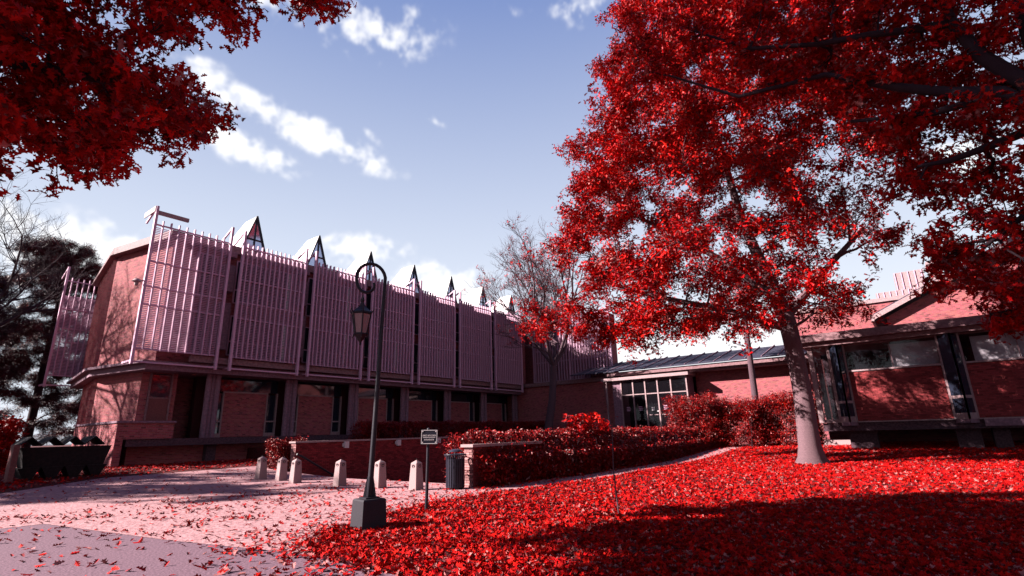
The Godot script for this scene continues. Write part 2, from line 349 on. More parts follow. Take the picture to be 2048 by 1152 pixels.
func make_ground() -> void:
	var xs := [-400, -200, -100, -60, -40, -30, -22, -16, -11, -7, -4, -2, 0, 2, 4, 6, 8, 10, 11, 12, 12.99, 13.01, 14, 15.49, 15.51, 17, 19, 21, 23, 25, 27, 29, 31, 33, 35, 37, 40, 44, 50, 60, 90, 150, 260, 400]
	var zs := [-400, -200, -120, -80, -60, -48, -40, -34, -31, -29, -27, -25, -23.5, -22.91, -22.89, -21, -18, -15, -13, -11.11, -11.09, -10.5, -10, -8, -6, -4, -2, 0, 3, 6, 9, 12, 16, 24, 40, 80, 160, 400]
	var mb := MB.new()
	for i in xs.size() - 1:
		for j in zs.size() - 1:
			mb.quad(P(xs[i], zs[j], -0.01), P(xs[i + 1], zs[j], -0.01), P(xs[i + 1], zs[j + 1], -0.01), P(xs[i], zs[j + 1], -0.01), Vector3.UP)
	struct("ground", mb, M.field)
	var pav := [Vector2(3.3, -14.5), Vector2(3.9, -10.2), Vector2(4.53, -7.0)]
	pav.append_array(LAWN_EDGE.slice(6))
	pav.append_array([Vector2(12.4, -9.8), Vector2(12.75, -10.75), Vector2(13.0, -11.1), Vector2(13.0, -22.9), Vector2(13.5, -23.2), Vector2(13.4, -25.4), Vector2(10.8, -25.1), Vector2(7.1, -24.8), Vector2(3.9, -22.4), Vector2(-2, -19), Vector2(-6, -15.5)])
	struct("pavement", sheet(pav, 0.004, 1.0), M.paving)
	var asp := [Vector2(-6, -15.5), Vector2(3.3, -14.5), Vector2(3.9, -10.2), Vector2(4.53, -7.0), Vector2(4.47, -6), Vector2(4.45, -5), Vector2(4.3, -2), Vector2(3.4, 3), Vector2(1, 8), Vector2(-8, 14), Vector2(-40, 14), Vector2(-40, -12)]
	struct("road", sheet(asp, 0.0, 1.0), M.asphalt)
	struct("ramp", sheet([Vector2(13.02, -22.85), Vector2(40, -22.85), Vector2(40, -11.15), Vector2(13.02, -11.15)], 0.006, 1.0), M.paving)
	struct("footpath", sheet([Vector2(12.02, -9.3), Vector2(17.6, -8.75), Vector2(27, -8.7), Vector2(35.4, -8.6), Vector2(39.8, -9.2), Vector2(39.8, -10.6), Vector2(36, -10.1), Vector2(27, -10.05), Vector2(17.4, -9.95), Vector2(12.75, -10.7), Vector2(12.42, -9.8)], 0.004, 1.0), M.paving)
	var lw := [] + LAWN_EDGE
	lw.append_array([Vector2(17.6, -8.75), Vector2(27, -8.7), Vector2(36, -8.6), Vector2(42, -7), Vector2(42, 20), Vector2(1, 20)])
	struct("lawn", sheet(lw, 0.018, 1.0), M.lawn)
	struct("building_lawn", sheet([Vector2(-12, -16.5), Vector2(-6, -15.5), Vector2(-2, -19), Vector2(3.9, -22.4), Vector2(7.1, -24.8), Vector2(10.8, -25.1), Vector2(13.4, -25.4), Vector2(15.4, -25.4), Vector2(15.4, -31), Vector2(-12, -34)], 0.015, 1.0), M.lawn)

# ---------------------------------------------------------------- bricks, each with its own edges, on a wall that is near enough
func bricks(parent: Node3D, o: Vector3, u: Vector3, out: Vector3, width: float, lower: Callable, top: float, singles: int, tone: Array) -> void:
	var r := RandomNumberGenerator.new(); r.seed = int(o.x * 100 + o.z * 7) + 99
	var L := 0.213; var H := 0.0735
	var box := MB.new()
	box.boxc(Vector3.ZERO, Vector3(L - 0.012, H - 0.013, 0.034))
	var mats := []
	for k in [1.0, 0.8, 1.2, 0.6]:
		mats.append(mottled(lin(tone[0] * k, tone[1] * k, tone[2] * k), lin(tone[0] * k * 1.2, tone[1] * k * 1.25, tone[2] * k * 1.25), 0.2, 0.9, 70 + int(k * 10)))
	var made := []
	for m in mats: made.append(box.mesh(m))
	var pm := plain(Color.WHITE, 0.9)
	pm.vertex_color_use_as_albedo = true
	var rest_mesh := box.mesh(pm)
	var all := []
	var row := 0
	var y := top - H
	while y > o.y - 6.0:
		var x := -(L * 0.5 if row % 2 else 0.0)
		var some := false
		while x < width - 0.01:
			var x0 := maxf(x, 0.0); var x1 := minf(x + L, width)
			if x1 - x0 > 0.04 and y + H > lower.call((x0 + x1) * 0.5):
				some = true
				var c := o + u * (x0 + x1) * 0.5 + Vector3(0, y - o.y + H * 0.5, 0) + out * r.randf_range(-0.002, 0.003)
				all.append([c, (x1 - x0 - 0.012) / (L - 0.012), r.randi() % 7])
			x += L
		if not some: break
		row += 1; y -= H
	all.sort_custom(func(a, b): return a[0].distance_squared_to(EYE) < b[0].distance_squared_to(EYE))
	var xf := []; var col := PackedColorArray()
	for i in all.size():
		var t := Transform3D(Basis(u * all[i][1], Vector3.UP, out), all[i][0])
		var kind: int = [0, 0, 1, 1, 2, 2, 3][all[i][2]]
		if i < singles:
			var b := MeshInstance3D.new()
			b.name = "brick"
			b.mesh = made[kind]
			parent.add_child(b, true)
			b.transform = t
			if world_of.has(parent): b.position -= parent.position
		else:
			xf.append(t)
			var k2: float = [1.0, 0.8, 1.2, 0.6][kind] * 1.08
			col.append(Color(tone[0] * k2, tone[1] * k2, tone[2] * k2))
	if xf.size() > 0: many(parent, "far_bricks", rest_mesh, xf, col)

# ---------------------------------------------------------------- the long building with sunscreens
const SPANS := [[8.9, 12.8], [13.55, 17.6], [18.3, 22.3], [23.0, 27.0], [27.7, 31.65], [32.35, 36.5], [37.15, 41.2]]

func screen_panel(parent: Node3D, x0: float, x1: float, z: float, y0: float, y1: float, n_slats: int, louvre_top: float, first: bool) -> void:
	var fr := MB.new()
	for x in [x0, x1]:
		fr.box(Vector3(x - 0.06, 5.25, z - 0.09), Vector3(x + 0.06, y1 + 0.85, z + 0.09))
	for y in [y0 + 0.05, y0 + 2.3, y0 + 3.25, y0 + 4.6, y1 - 0.12]:
		fr.box(Vector3(x0 + 0.062, y - 0.035, z - 0.145), Vector3(x1 - 0.062, y + 0.035, z - 0.07))
	fr.box(Vector3(x0 + 0.062, 5.33, z - 0.03), Vector3(x1 - 0.062, 5.41, z + 0.05))
	for x in [x0, x1]:
		fr.bar(Vector3(x, y1 + 0.8, z - 0.1), Vector3(x, y1 + 0.25, z - 1.3), 0.08, 0.1)
		fr.box(Vector3(x - 0.05, 5.36, z - 1.2), Vector3(x + 0.05, 5.46, z - 0.092))
	var p := part(parent, "sunscreen", fr, M.screen)
	var sl := MB.new()
	sl.box(Vector3(-0.028, y0, -0.16), Vector3(0.028, y1 + 0.12, 0.0))
	var sm := sl.mesh(M.screen)
	for k in n_slats:
		var s := MeshInstance3D.new()
		s.name = "slat"
		s.mesh = sm
		p.add_child(s, true)
		s.position = Vector3(lerpf(x0, x1, (k + 1.0) / (n_slats + 1.0)), 0, z + 0.03)
	var lv := MB.new()
	var y := y0 + 0.12
	while y < louvre_top:
		lv.quad(Vector3(x0 + 0.07, y, z - 0.15), Vector3(x1 - 0.07, y, z - 0.15), Vector3(x1 - 0.07, y + 0.035, z - 0.235), Vector3(x0 + 0.07, y + 0.035, z - 0.235), Vector3(0, 1, 1))
		lv.quad(Vector3(x0 + 0.07, y - 0.04, z - 0.15), Vector3(x1 - 0.07, y - 0.04, z - 0.15), Vector3(x1 - 0.07, y, z - 0.15), Vector3(x0 + 0.07, y, z - 0.15), Vector3(0, 0, 1))
		y += 0.095
	var l := part(p, "louvres", lv, M.screen)
	l.set_meta("kind", "stuff")
	if first:
		var tb := MB.new()
		tb.box(Vector3(x0 + 0.062, y1 + 0.42, z - 0.08), Vector3(x0 + 1.55, y1 + 0.62, z + 0.06))
		tb.box(Vector3(x0 - 0.1, y1 + 0.55, z - 1.5), Vector3(x0 - 0.062, y1 + 0.85, z + 0.02))
		part(p, "outrigger", tb, M.trim)

func make_screen_building() -> void:
	var b := built("arts_building", Vector3(25, 0.4, -38), "long brick building wrapped in pale slatted sunscreens below a row of pointed skylights", "building")
	var up := [Vector2(10.3, -31.2), Vector2(9.3, -36.6), Vector2(10.6, -44.6), Vector2(43.5, -44.6), Vector2(43.5, -31.2)]
	var w := MB.new()
	w.prism(up, 5.56, 12.35)
	part(b, "upper_wall", w, M.brick)
	var ribs := MB.new()
	for k in 9:
		var t := 0.05 + k * 0.105
		var c := Vector2(9.3, -36.6).lerp(Vector2(10.6, -44.6), t)
		for y in [[5.56, 12.3]]:
			ribs.hexa([Vector3(c.x - 0.02, y[0], c.y - 0.16), Vector3(c.x - 0.17, y[0], c.y), Vector3(c.x - 0.02, y[0], c.y + 0.16), Vector3(c.x + 0.1, y[0], c.y), Vector3(c.x - 0.02, y[1], c.y - 0.16), Vector3(c.x - 0.17, y[1], c.y), Vector3(c.x - 0.02, y[1], c.y + 0.16), Vector3(c.x + 0.1, y[1], c.y)])
	part(b, "wall_ribs", ribs, M.brick)
	var rf := MB.new()
	rf.prism([Vector2(9.95, -30.85), Vector2(8.9, -36.6), Vector2(10.2, -45.0), Vector2(43.9, -45.0), Vector2(43.9, -30.85)], 12.35, 12.55)
	rf.prism([Vector2(10.05, -30.95), Vector2(9.0, -36.6), Vector2(10.3, -44.9), Vector2(43.8, -44.9), Vector2(43.8, -30.95)], 12.553, 12.85)
	var roof := part(b, "roof", rf, M.fascia)
	var sb := MB.new()
	sb.prism([Vector2(9.5, -30.45), Vector2(8.6, -36.0), Vector2(9.9, -45.0), Vector2(43.6, -45.0), Vector2(43.6, -30.45)], 5.42, 5.556)
	sb.prism([Vector2(9.75, -30.7), Vector2(8.85, -36.0), Vector2(10.1, -44.8), Vector2(43.5, -44.8), Vector2(43.5, -30.7)], 5.12, 5.417)
	part(b, "floor_slab", sb, M.concrete)
	# edge beam below the screens
	var eb := MB.new()
	eb.box(Vector3(11.6, 5.62, -30.42), Vector3(41.6, 5.95, -30.2))
	part(b, "edge_beam", eb, M.fascia)
	# glazing behind the screens
	for i in SPANS.size():
		var x0: float = maxf(SPANS[i][0], 10.9); var x1: float = SPANS[i][1]
		for st in [[9.4, 12.0], [6.3, 8.6]]:
			var g := MB.new()
			var cut := 1.3 if i == 0 else 0.5
			g.box(Vector3(x0 + cut * 0.5, st[0], -31.198), Vector3(x1 - 0.15, st[1], -31.17))
			var win := part(b, "window", g, M.glass)
			var fr := MB.new()
			var n := 4
			for k in n + 1:
				var x := lerpf(x0 + cut * 0.5, x1 - 0.15, float(k) / n)
				fr.box(Vector3(x - 0.04, st[0], -31.168), Vector3(x + 0.04, st[1], -31.1))
			for y in [st[0], st[0] + 0.8, st[1]]:
				fr.box(Vector3(x0 + cut * 0.5, y - 0.035, -31.163), Vector3(x1 - 0.15, y + 0.035, -31.12))
			part(win, "window_frame", fr, M.screen)
		screen_panel(b, SPANS[i][0], SPANS[i][1], -30.0, 5.98, 12.72, 9 if i == 0 else 13, 12.5, i == 0)
		if i < SPANS.size() - 1:
			var pl := MB.new()
			var gx: float = (SPANS[i][1] + SPANS[i + 1][0]) * 0.5
			pl.box(Vector3(gx - 0.33, 6.5, -31.05), Vector3(gx + 0.33, 9.2, -30.6))
			part(b, "pilaster", pl, M.concrete)
			var p2 := MB.new()
			p2.box(Vector3(gx - 0.33, 9.9, -31.05), Vector3(gx + 0.33, 11.5, -30.6))
			part(b, "pilaster", p2, M.concrete)
			var ln := MB.new()
			ln.box(Vector3(gx - 0.34, 12.0, -31.05), Vector3(gx + 0.34, 12.34, -30.6))
			part(b, "lintel", ln, M.concrete)
	screen_panel(b, 8.9, 12.2, -45.6, 5.98, 12.72, 9, 11.6, false)
	# ground floor
	var lw := MB.new()
	lw.prism([Vector2(9.708, -34.0), Vector2(9.35, -36.2), Vector2(10.6, -44.0), Vector2(42.0, -44.0), Vector2(42.0, -34.0)], 1.7, 5.118)
	lw.prism([Vector2(10.05, -31.9), Vector2(9.708, -33.99), Vector2(11.75, -33.99), Vector2(11.75, -31.9)], 1.7, 5.118)
	part(b, "ground_floor_wall", lw, M.brick)
	var rb := MB.new()
	for k in 6:
		var c := Vector2(9.35, -36.2).lerp(Vector2(10.6, -44.0), 0.05 + k * 0.13)
		rb.hexa([Vector3(c.x - 0.02, 1.7, c.y - 0.16), Vector3(c.x - 0.17, 1.7, c.y), Vector3(c.x - 0.02, 1.7, c.y + 0.16), Vector3(c.x + 0.1, 1.7, c.y), Vector3(c.x - 0.02, 5.11, c.y - 0.16), Vector3(c.x - 0.17, 5.11, c.y), Vector3(c.x - 0.02, 5.11, c.y + 0.16), Vector3(c.x + 0.1, 5.11, c.y)])
	part(b, "wall_ribs", rb, M.brick)
	var dr := MB.new()
	dr.box(Vector3(10.5, 1.75, -31.898), Vector3(11.45, 3.75, -31.85))
	var door := part(b, "door", dr, M.door)
	var dg := MB.new()
	dg.box(Vector3(10.55, 3.82, -31.897), Vector3(11.42, 5.05, -31.87))
	part(door, "transom_light", dg, M.glass)
	var df := MB.new()
	for x in [10.46, 11.48]: df.box(Vector3(x - 0.04, 1.72, -31.896), Vector3(x + 0.04, 5.1, -31.8))
	df.box(Vector3(10.502, 3.75, -31.896), Vector3(11.438, 3.82, -31.82))
	part(door, "door_frame", df, M.fascia)
	var so := MB.new()
	so.lathe(Vector3(12.3, 5.0, -31.3), [Vector2(0.0, 0.0), Vector2(0.1, 0.02), Vector2(0.12, 0.1), Vector2(0.0, 0.118)], 10)
	part(b, "soffit_light", so, M.door)
	for i in 7:
		var cx := 13.35 + 4.7 * i
		var co := MB.new()
		for k in [-0.24, 0.0, 0.24]:
			co.tube([Vector3(cx + k, 1.7, -31.35 + absf(k) * 0.4), Vector3(cx + k, 5.118, -31.35 + absf(k) * 0.4)], [0.15, 0.15], 10, false)
		part(b, "column", co, M.concrete)
		if i == 6: continue
		var x0 := cx + 0.42; var x1 := cx + 4.28
		var px0 := x0 + 0.62; var px1 := x1 - 0.72
		var br := MB.new()
		br.box(Vector3(px0, 1.72, -32.2), Vector3(px1, 4.22, -32.0))
		part(b, "brick_infill", br, M.brick)
		for s in [[x0, px0 - 0.02], [px1 + 0.02, x1]]:
			var g := MB.new()
			g.box(Vector3(s[0], 1.8, -32.16), Vector3(s[1], 4.2, -32.12))
			var win := part(b, "window", g, M.glass)
			var fr := MB.new()
			for x in [s[0] + 0.03, s[1] - 0.03]: fr.box(Vector3(x - 0.035, 1.7, -32.115), Vector3(x + 0.035, 4.3, -31.98))
			fr.box(Vector3(s[0] + 0.067, 1.71, -32.115), Vector3(s[1] - 0.067, 1.92, -31.99))
			fr.box(Vector3(s[0] + 0.067, 2.55, -32.115), Vector3(s[1] - 0.067, 2.63, -31.99))
			part(win, "window_frame", fr, M.trim)
		var cg := MB.new()
		cg.box(Vector3(x0, 4.3, -32.16), Vector3(x1, 5.1, -32.12))
		var cl := part(b, "clerestory", cg, M.glass)
		var cf := MB.new()
		cf.box(Vector3(px0 - 0.05, 4.223, -32.16), Vector3(px1 + 0.05, 4.297, -31.97))
		part(cl, "sill", cf, M.trim)
	var bk := MB.new()
	bk.box(Vector3(13.0, 1.71, -33.0), Vector3(42.0, 5.11, -32.5))
	part(b, "inner_wall", bk, M.interior)
	var ld := MB.new()
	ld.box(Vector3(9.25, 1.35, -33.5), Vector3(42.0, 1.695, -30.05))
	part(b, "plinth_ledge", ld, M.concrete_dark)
	var ba := MB.new()
	ba.box(Vector3(9.6, -0.3, -44.0), Vector3(42.0, 1.348, -30.9))
	part(b, "base_wall", ba, M.brick)
	for i in 4:
		var bc := MB.new()
		bc.box(Vector3(13.1 + 4.7 * i, -0.2, -30.88), Vector3(13.6 + 4.7 * i, 1.346, -30.5))
		part(b, "base_column", bc, M.concrete_dark)
	# skylights along the roof
	for i in 7:
		var cx := 15.55 + 4.7 * i
		var A := Vector3(cx, 16.05, -33.0); var BL := Vector3(cx - 1.0, 12.85, -33.0); var BR := Vector3(cx + 1.0, 12.85, -33.0)
		var A2 := Vector3(cx, 16.05, -34.6); var CL := Vector3(cx - 1.0, 12.85, -37.5); var CR := Vector3(cx + 1.0, 12.85, -37.5)
		var s := MB.new()
		s.quad(BL, A, A2, CL, Vector3(-1, 0.3, 0))
		s.quad(BR, A, A2, CR, Vector3(1, 0.3, 0))
		s.tri(A2, CL, CR, Vector3(0, 0.5, -1))
		var sk := part(b, "skylight", s, M.skylight)
		var g := MB.new()
		var dz := Vector3(0, 0, -0.05)
		g.tri(A + dz, BL + dz, BR + dz, Vector3(0, 0, 1))
		part(sk, "pane", g, M.sky_glass)
		var f := MB.new()
		f.bar(A, BL, 0.09, 0.09); f.bar(A, BR, 0.09, 0.09)
		f.bar(A + Vector3(0, -0.1, 0), Vector3(cx, 12.9, -33.0), 0.07, 0.07)
		f.bar(Vector3(cx - 0.52, 14.35, -33.0), Vector3(cx + 0.52, 14.35, -33.0), 0.07, 0.07)
		part(sk, "glazing_bar", f, M.iron)
	var fl := MB.new()
	fl.lathe(Vector3(8.55, 9.35, -30.0), [Vector2(0.0, 0.16), Vector2(0.1, 0.14), Vector2(0.22, 0.0), Vector2(0.1, 0.01), Vector2(0.09, -0.2), Vector2(0.0, -0.24)], 12)
	fl.bar(Vector3(8.55, 9.45, -30.0), Vector3(8.86, 9.45, -30.0), 0.05, 0.05)
	part(b, "floodlight", fl, M.trim)
	# terrace wall at the corner
	var t := built("terrace_wall", Vector3(9, 0.4, -31), "low brick terrace wall round the corner of the screened building", "wall")
	var tw := MB.new()
	tw.box(Vector3(8.78, 0.0, -36.5), Vector3(9.1, 2.45, -29.98))
	tw.box(Vector3(9.1, 1.7, -30.3), Vector3(11.2, 2.45, -29.98))
	part(t, "wall_face", tw, M.brick)
	var tc := MB.new()
	tc.box(Vector3(8.72, 2.453, -36.6), Vector3(11.26, 2.55, -29.9))
	part(t, "coping", tc, M.concrete)

# ---------------------------------------------------------------- wings across the court: entrance hall, screened wing behind, gabled block
func make_hall() -> void:
	var h := built("entrance_hall", Vector3(43, 0.4, -17), "low brick entrance hall with glazed doors under a dark seamed roof", "building")
	var w := MB.new()
	w.box(Vector3(42.003, -2.5, -36.0), Vector3(42.4, 5.1, -31.0))
	w.box(Vector3(42.0, -2.5, -31.0), Vector3(42.4, 5.75, -20.6))
	part(h, "wall", w, M.brick)
	var w2 := MB.new()
	w2.box(Vector3(42.0, -0.5, -13.5), Vector3(42.4, 5.75, -5.0))
	part(h, "wall", w2, M.brick)
	var c := MB.new()
	c.box(Vector3(41.75, 5.75, -31.0), Vector3(42.5, 6.1, -20.2))
	c.box(Vector3(41.0, 5.75, -13.6), Vector3(42.5, 5.95, -5.0))
	c.box(Vector3(40.7, 5.953, -20.6), Vector3(42.5, 6.25, -5.0))
	part(h, "eaves", c, M.fascia)
	var r := MB.new()
	r.hexa([Vector3(40.55, 6.28, -24.2), Vector3(40.55, 6.28, -5.0), Vector3(46.2, 7.7, -5.0), Vector3(46.2, 7.7, -24.2), Vector3(40.55, 6.36, -24.2), Vector3(40.55, 6.36, -5.0), Vector3(46.2, 7.78, -5.0), Vector3(46.2, 7.78, -24.2)])
	var roof := part(h, "roof", r, M.slate)
	for k in 17:
		var s := MB.new()
		var z := -23.9 + k * 1.12
		s.hexa([Vector3(40.6, 6.37, z), Vector3(40.6, 6.37, z + 0.05), Vector3(46.2, 7.785, z + 0.05), Vector3(46.2, 7.785, z), Vector3(40.6, 6.42, z), Vector3(40.6, 6.42, z + 0.05), Vector3(46.25, 7.9, z + 0.05), Vector3(46.25, 7.9, z)])
		part(roof, "seam", s, M.concrete)
	# glazed entrance
	var e := MB.new()
	e.box(Vector3(40.1, 5.5, -20.9), Vector3(42.5, 5.74, -13.45))
	part(h, "canopy", e, M.trim)
	var zs := [-19.25, -18.2, -17.15, -16.1, -15.0, -13.75]
	var pr := MB.new()
	pr.box(Vector3(40.5, 1.6, -20.05), Vector3(41.9, 5.5, -19.33))
	part(h, "brick_pier", pr, M.concrete)
	var sp := MB.new()
	sp.box(Vector3(40.2, 1.6, -20.55), Vector3(40.32, 5.5, -20.43))
	part(h, "post", sp, M.trim)
	for z in zs:
		var m := MB.new()
		m.box(Vector3(40.4, 1.6, z - 0.05), Vector3(40.55, 5.5, z + 0.05))
		part(h, "mullion", m, M.trim)
	for k in 5:
		var g := MB.new()
		g.box(Vector3(40.46, 1.66, zs[k] + 0.06), Vector3(40.48, 4.24, zs[k + 1] - 0.06))
		var d := part(h, "glass_door", g, M.pane)
		var tr := MB.new()
		tr.box(Vector3(40.42, 4.25, zs[k] + 0.052), Vector3(40.53, 4.33, zs[k + 1] - 0.052))
		tr.box(Vector3(40.42, 1.6, zs[k] + 0.052), Vector3(40.53, 1.65, zs[k + 1] - 0.052))
		if k == 2 or k == 3: tr.box(Vector3(40.38, 2.6, zs[k] + 0.2), Vector3(40.42, 2.65, zs[k + 1] - 0.12))
		part(d, "rail", tr, M.trim)
		var g2 := MB.new()
		g2.box(Vector3(40.46, 4.34, zs[k] + 0.06), Vector3(40.48, 5.49, zs[k + 1] - 0.06))
		part(d, "transom_light", g2, M.pane)
		if k in [0, 1, 2, 3]:
			var nt := MB.new()
			if k == 2:
				nt.box(Vector3(40.445, 2.95, -16.75), Vector3(40.455, 3.22, -16.5))
				nt.box(Vector3(40.445, 2.86, -16.3), Vector3(40.455, 2.93, -16.18))
			else:
				for q in 3: nt.box(Vector3(40.445, 3.0 + q * 0.13, zs[k] + 0.36), Vector3(40.455, 3.06 + q * 0.13, zs[k] + 0.66 + 0.06 * (q % 2)))
			part(d, "notice", nt, M.white if k == 2 else M.screen)
	var side := MB.new()
	side.box(Vector3(40.62, 1.6, -13.8), Vector3(41.95, 5.5, -13.7))
	part(h, "side_wall", side, M.concrete)
	var ins := MB.new()
	ins.box(Vector3(42.0, 1.55, -20.6), Vector3(52.0, 1.6, -13.5))
	ins.box(Vector3(40.3, 1.0, -21.0), Vector3(42.0, 1.597, -13.2))
	part(h, "floor", ins, M.concrete)
	var inn := MB.new()
	inn.box(Vector3(50.0, 1.6, -24.0), Vector3(50.3, 6.2, -5.0))
	inn.box(Vector3(42.41, 1.6, -20.9), Vector3(50.0, 5.9, -20.7))
	inn.box(Vector3(42.41, 1.6, -13.4), Vector3(50.0, 5.9, -13.2))
	inn.box(Vector3(42.41, 5.903, -21.0), Vector3(50.3, 5.95, -13.2))
	part(h, "inner_wall", inn, M.interior)
	var rb := MB.new()
	rb.box(Vector3(44.0, 1.6, -15.5), Vector3(44.1, 3.6, -14.6))
	rb.box(Vector3(44.5, 1.6, -17.6), Vector3(44.6, 3.9, -17.35))
	part(h, "red_panel", rb, M.red_paint)

	var s := built("screened_wing", Vector3(50, 0.4, -27), "farther wing with a plain slatted screen behind the entrance hall roof", "building")
	var sw := MB.new()
	sw.box(Vector3(44.6, 5.0, -44.5), Vector3(46.4, 12.6, -22.2))
	part(s, "wall", sw, M.brick)
	var rl := MB.new()
	for y in [6.35, 8.3, 9.5, 12.6]: rl.box(Vector3(44.02, y - 0.06, -30.5), Vector3(44.1, y + 0.06, -21.6))
	rl.box(Vector3(43.9, 6.0, -30.5), Vector3(44.05, 13.2, -30.35)); rl.box(Vector3(43.9, 6.0, -26.2), Vector3(44.05, 13.2, -26.05)); rl.box(Vector3(43.9, 6.0, -21.75), Vector3(44.05, 13.2, -21.6))
	var fr := part(s, "sunscreen", rl, M.screen)
	var sm := MB.new()
	sm.box(Vector3(-0.08, 6.3, -0.035), Vector3(0.06, 12.85, 0.035))
	var mesh := sm.mesh(M.screen)
	for k in 28:
		var o := MeshInstance3D.new()
		o.name = "slat"; o.mesh = mesh
		fr.add_child(o, true)
		o.position = Vector3(43.95, 0, -30.2 + k * 0.31)
	var lv := MB.new()
	var y := 6.4
	while y < 12.5:
		lv.box(Vector3(44.12, y, -30.4), Vector3(44.2, y + 0.03, -21.7))
		y += 0.1
	part(fr, "louvres", lv, M.screen).set_meta("kind", "stuff")

func make_right_building() -> void:
	var b := built("raised_pavilion", Vector3(36, 0.2, 2), "low brick pavilion raised on dark piers with folded corner windows", "building")
	var X := 32.0
	var fl := MB.new()
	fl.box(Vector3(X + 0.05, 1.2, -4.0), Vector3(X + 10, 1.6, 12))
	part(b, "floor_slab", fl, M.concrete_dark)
	var fe := MB.new()
	fe.box(Vector3(X - 0.1, 1.3, 2.35), Vector3(X + 0.045, 1.6, 12))
	part(b, "floor_edge", fe, M.concrete)
	var ro := MB.new()
	ro.box(Vector3(X - 0.35, 5.55, -4.3), Vector3(X + 11, 5.78, 12))
	ro.box(Vector3(X - 0.6, 5.783, -4.55), Vector3(X + 11, 5.98, 12))
	ro.box(Vector3(X - 0.45, 5.983, -4.4), Vector3(X + 11, 6.2, 12))
	part(b, "roof", ro, M.fascia)
	var inn := MB.new()
	inn.box(Vector3(X + 4.0, 1.6, -4.0), Vector3(X + 4.2, 5.55, 12))
	inn.box(Vector3(X + 0.3, 1.6, 7.0), Vector3(X + 4.0, 5.55, 7.2))
	part(b, "inner_wall", inn, M.interior)
	var lamp := MB.new()
	lamp.box(Vector3(X + 1.6, 4.95, -1.1), Vector3(X + 2.4, 5.0, -0.7))
	part(b, "red_panel", lamp, M.red_paint)
	for bay in [[-2.45, 1.35], [2.2, 6.0]]:
		var z0: float = bay[0]; var z1: float = bay[1]
		var bw := MB.new()
		bw.box(Vector3(X + 0.03, 1.6, z0), Vector3(X + 0.28, 4.12, z1))
		var back := part(b, "brick_infill", bw, M.mortar)
		bricks(b, Vector3(X + 0.022, 1.62, z0 + 0.02), Vector3(0, 0, 1), Vector3(-1, 0, 0), z1 - z0 - 0.04, func(_x): return 1.65, 4.1, 150, [0.1600, 0.0240, 0.0264])
		var si := MB.new()
		si.box(Vector3(X - 0.06, 4.122, z0), Vector3(X + 0.3, 4.2, z1))
		part(b, "sill", si, M.trim)
		var bs := MB.new()
		bs.box(Vector3(X - 0.08, 1.602, z0), Vector3(X + 0.02, 1.66, z1))
		part(b, "base_strip", bs, M.trim)
		var g := MB.new()
		g.box(Vector3(X + 0.1, 4.2, z0), Vector3(X + 0.12, 5.5, z1))
		var win := part(b, "clerestory", g, M.pane)
		var fr := MB.new()
		fr.box(Vector3(X + 0.02, 5.47, z0), Vector3(X + 0.14, 5.545, z1))
		fr.box(Vector3(X + 0.06, 4.2, (z0 + z1) * 0.5 + 0.02), Vector3(X + 0.13, 5.47, (z0 + z1) * 0.5 + 0.06))
		part(win, "window_frame", fr, M.fascia)
		var bl := MB.new()
		var bz0 := (z0 + z1) * 0.5 if z0 < 0 else z0 + 0.4
		bl.box(Vector3(X + 0.2, 4.2, bz0), Vector3(X + 0.22, 5.35, z1 - 0.03))
		part(win, "blind", bl, M.blind)
	# folded window bays standing out between the brick panels
	for bay in [[-3.15, -2.47, 1.6], [1.37, 2.18, 1.6]]:
		var z0: float = bay[0]; var z1: float = bay[1]; var zm := (z0 + z1) * 0.5 + 0.08
		var tip := Vector2(X - 0.42, zm)
		for leg in [[Vector2(X + 0.0, z0), tip], [tip, Vector2(X + 0.0, z1)]]:
			var a: Vector2 = leg[0]; var c: Vector2 = leg[1]
			var g := MB.new()
			g.quad(Vector3(a.x, 1.75, a.y), Vector3(c.x, 1.75, c.y), Vector3(c.x, 5.5, c.y), Vector3(a.x, 5.5, a.y), Vector3(-1, 0, 0))
			var win := part(b, "bay_window", g, M.glass)
			var f := MB.new()
			var off := Vector3(-0.012, 0, 0)
			for q in [a, c]: f.box(Vector3(q.x - 0.055, 1.62, q.y - 0.04), Vector3(q.x + 0.03, 5.545, q.y + 0.04))
			for yy in [[1.62, 1.9, 0.05], [2.55, 2.68, 0.05]]:
				f.hexa([Vector3(a.x - 0.03, yy[0], a.y), Vector3(c.x - 0.03, yy[0], c.y), Vector3(c.x + 0.02, yy[0], c.y), Vector3(a.x + 0.02, yy[0], a.y), Vector3(a.x - 0.03, yy[1], a.y), Vector3(c.x - 0.03, yy[1], c.y), Vector3(c.x + 0.02, yy[1], c.y), Vector3(a.x + 0.02, yy[1], a.y)])
			part(win, "window_frame", f, M.trim)
		var sill := MB.new()
		sill.prism([Vector2(X + 0.1, z0 - 0.05), Vector2(X - 0.5, zm), Vector2(X + 0.1, z1 + 0.05)], 1.45, 1.618)
		part(b, "bay_sill", sill, M.concrete)
	# glazed corner at the near end
	var g := MB.new()
	g.box(Vector3(X + 0.06, 1.75, -3.95), Vector3(X + 0.08, 5.5, -3.2))
	var cw := part(b, "corner_window", g, M.pane)
	var cf := MB.new()
	cf.box(Vector3(X - 0.1, 1.62, -4.12), Vector3(X + 0.25, 5.545, -3.9))
	cf.box(Vector3(X, 1.62, -3.9), Vector3(X + 0.12, 1.78, -3.16))
	cf.box(Vector3(X - 0.04, 1.63, -3.24), Vector3(X + 0.1, 5.54, -3.17))
	part(cw, "window_frame", cf, M.trim)
	var ib := MB.new()
	ib.box(Vector3(X + 1.0, 1.6, -3.6), Vector3(X + 1.05, 5.2, -2.6))
	part(b, "curtain", ib, M.concrete_dark)
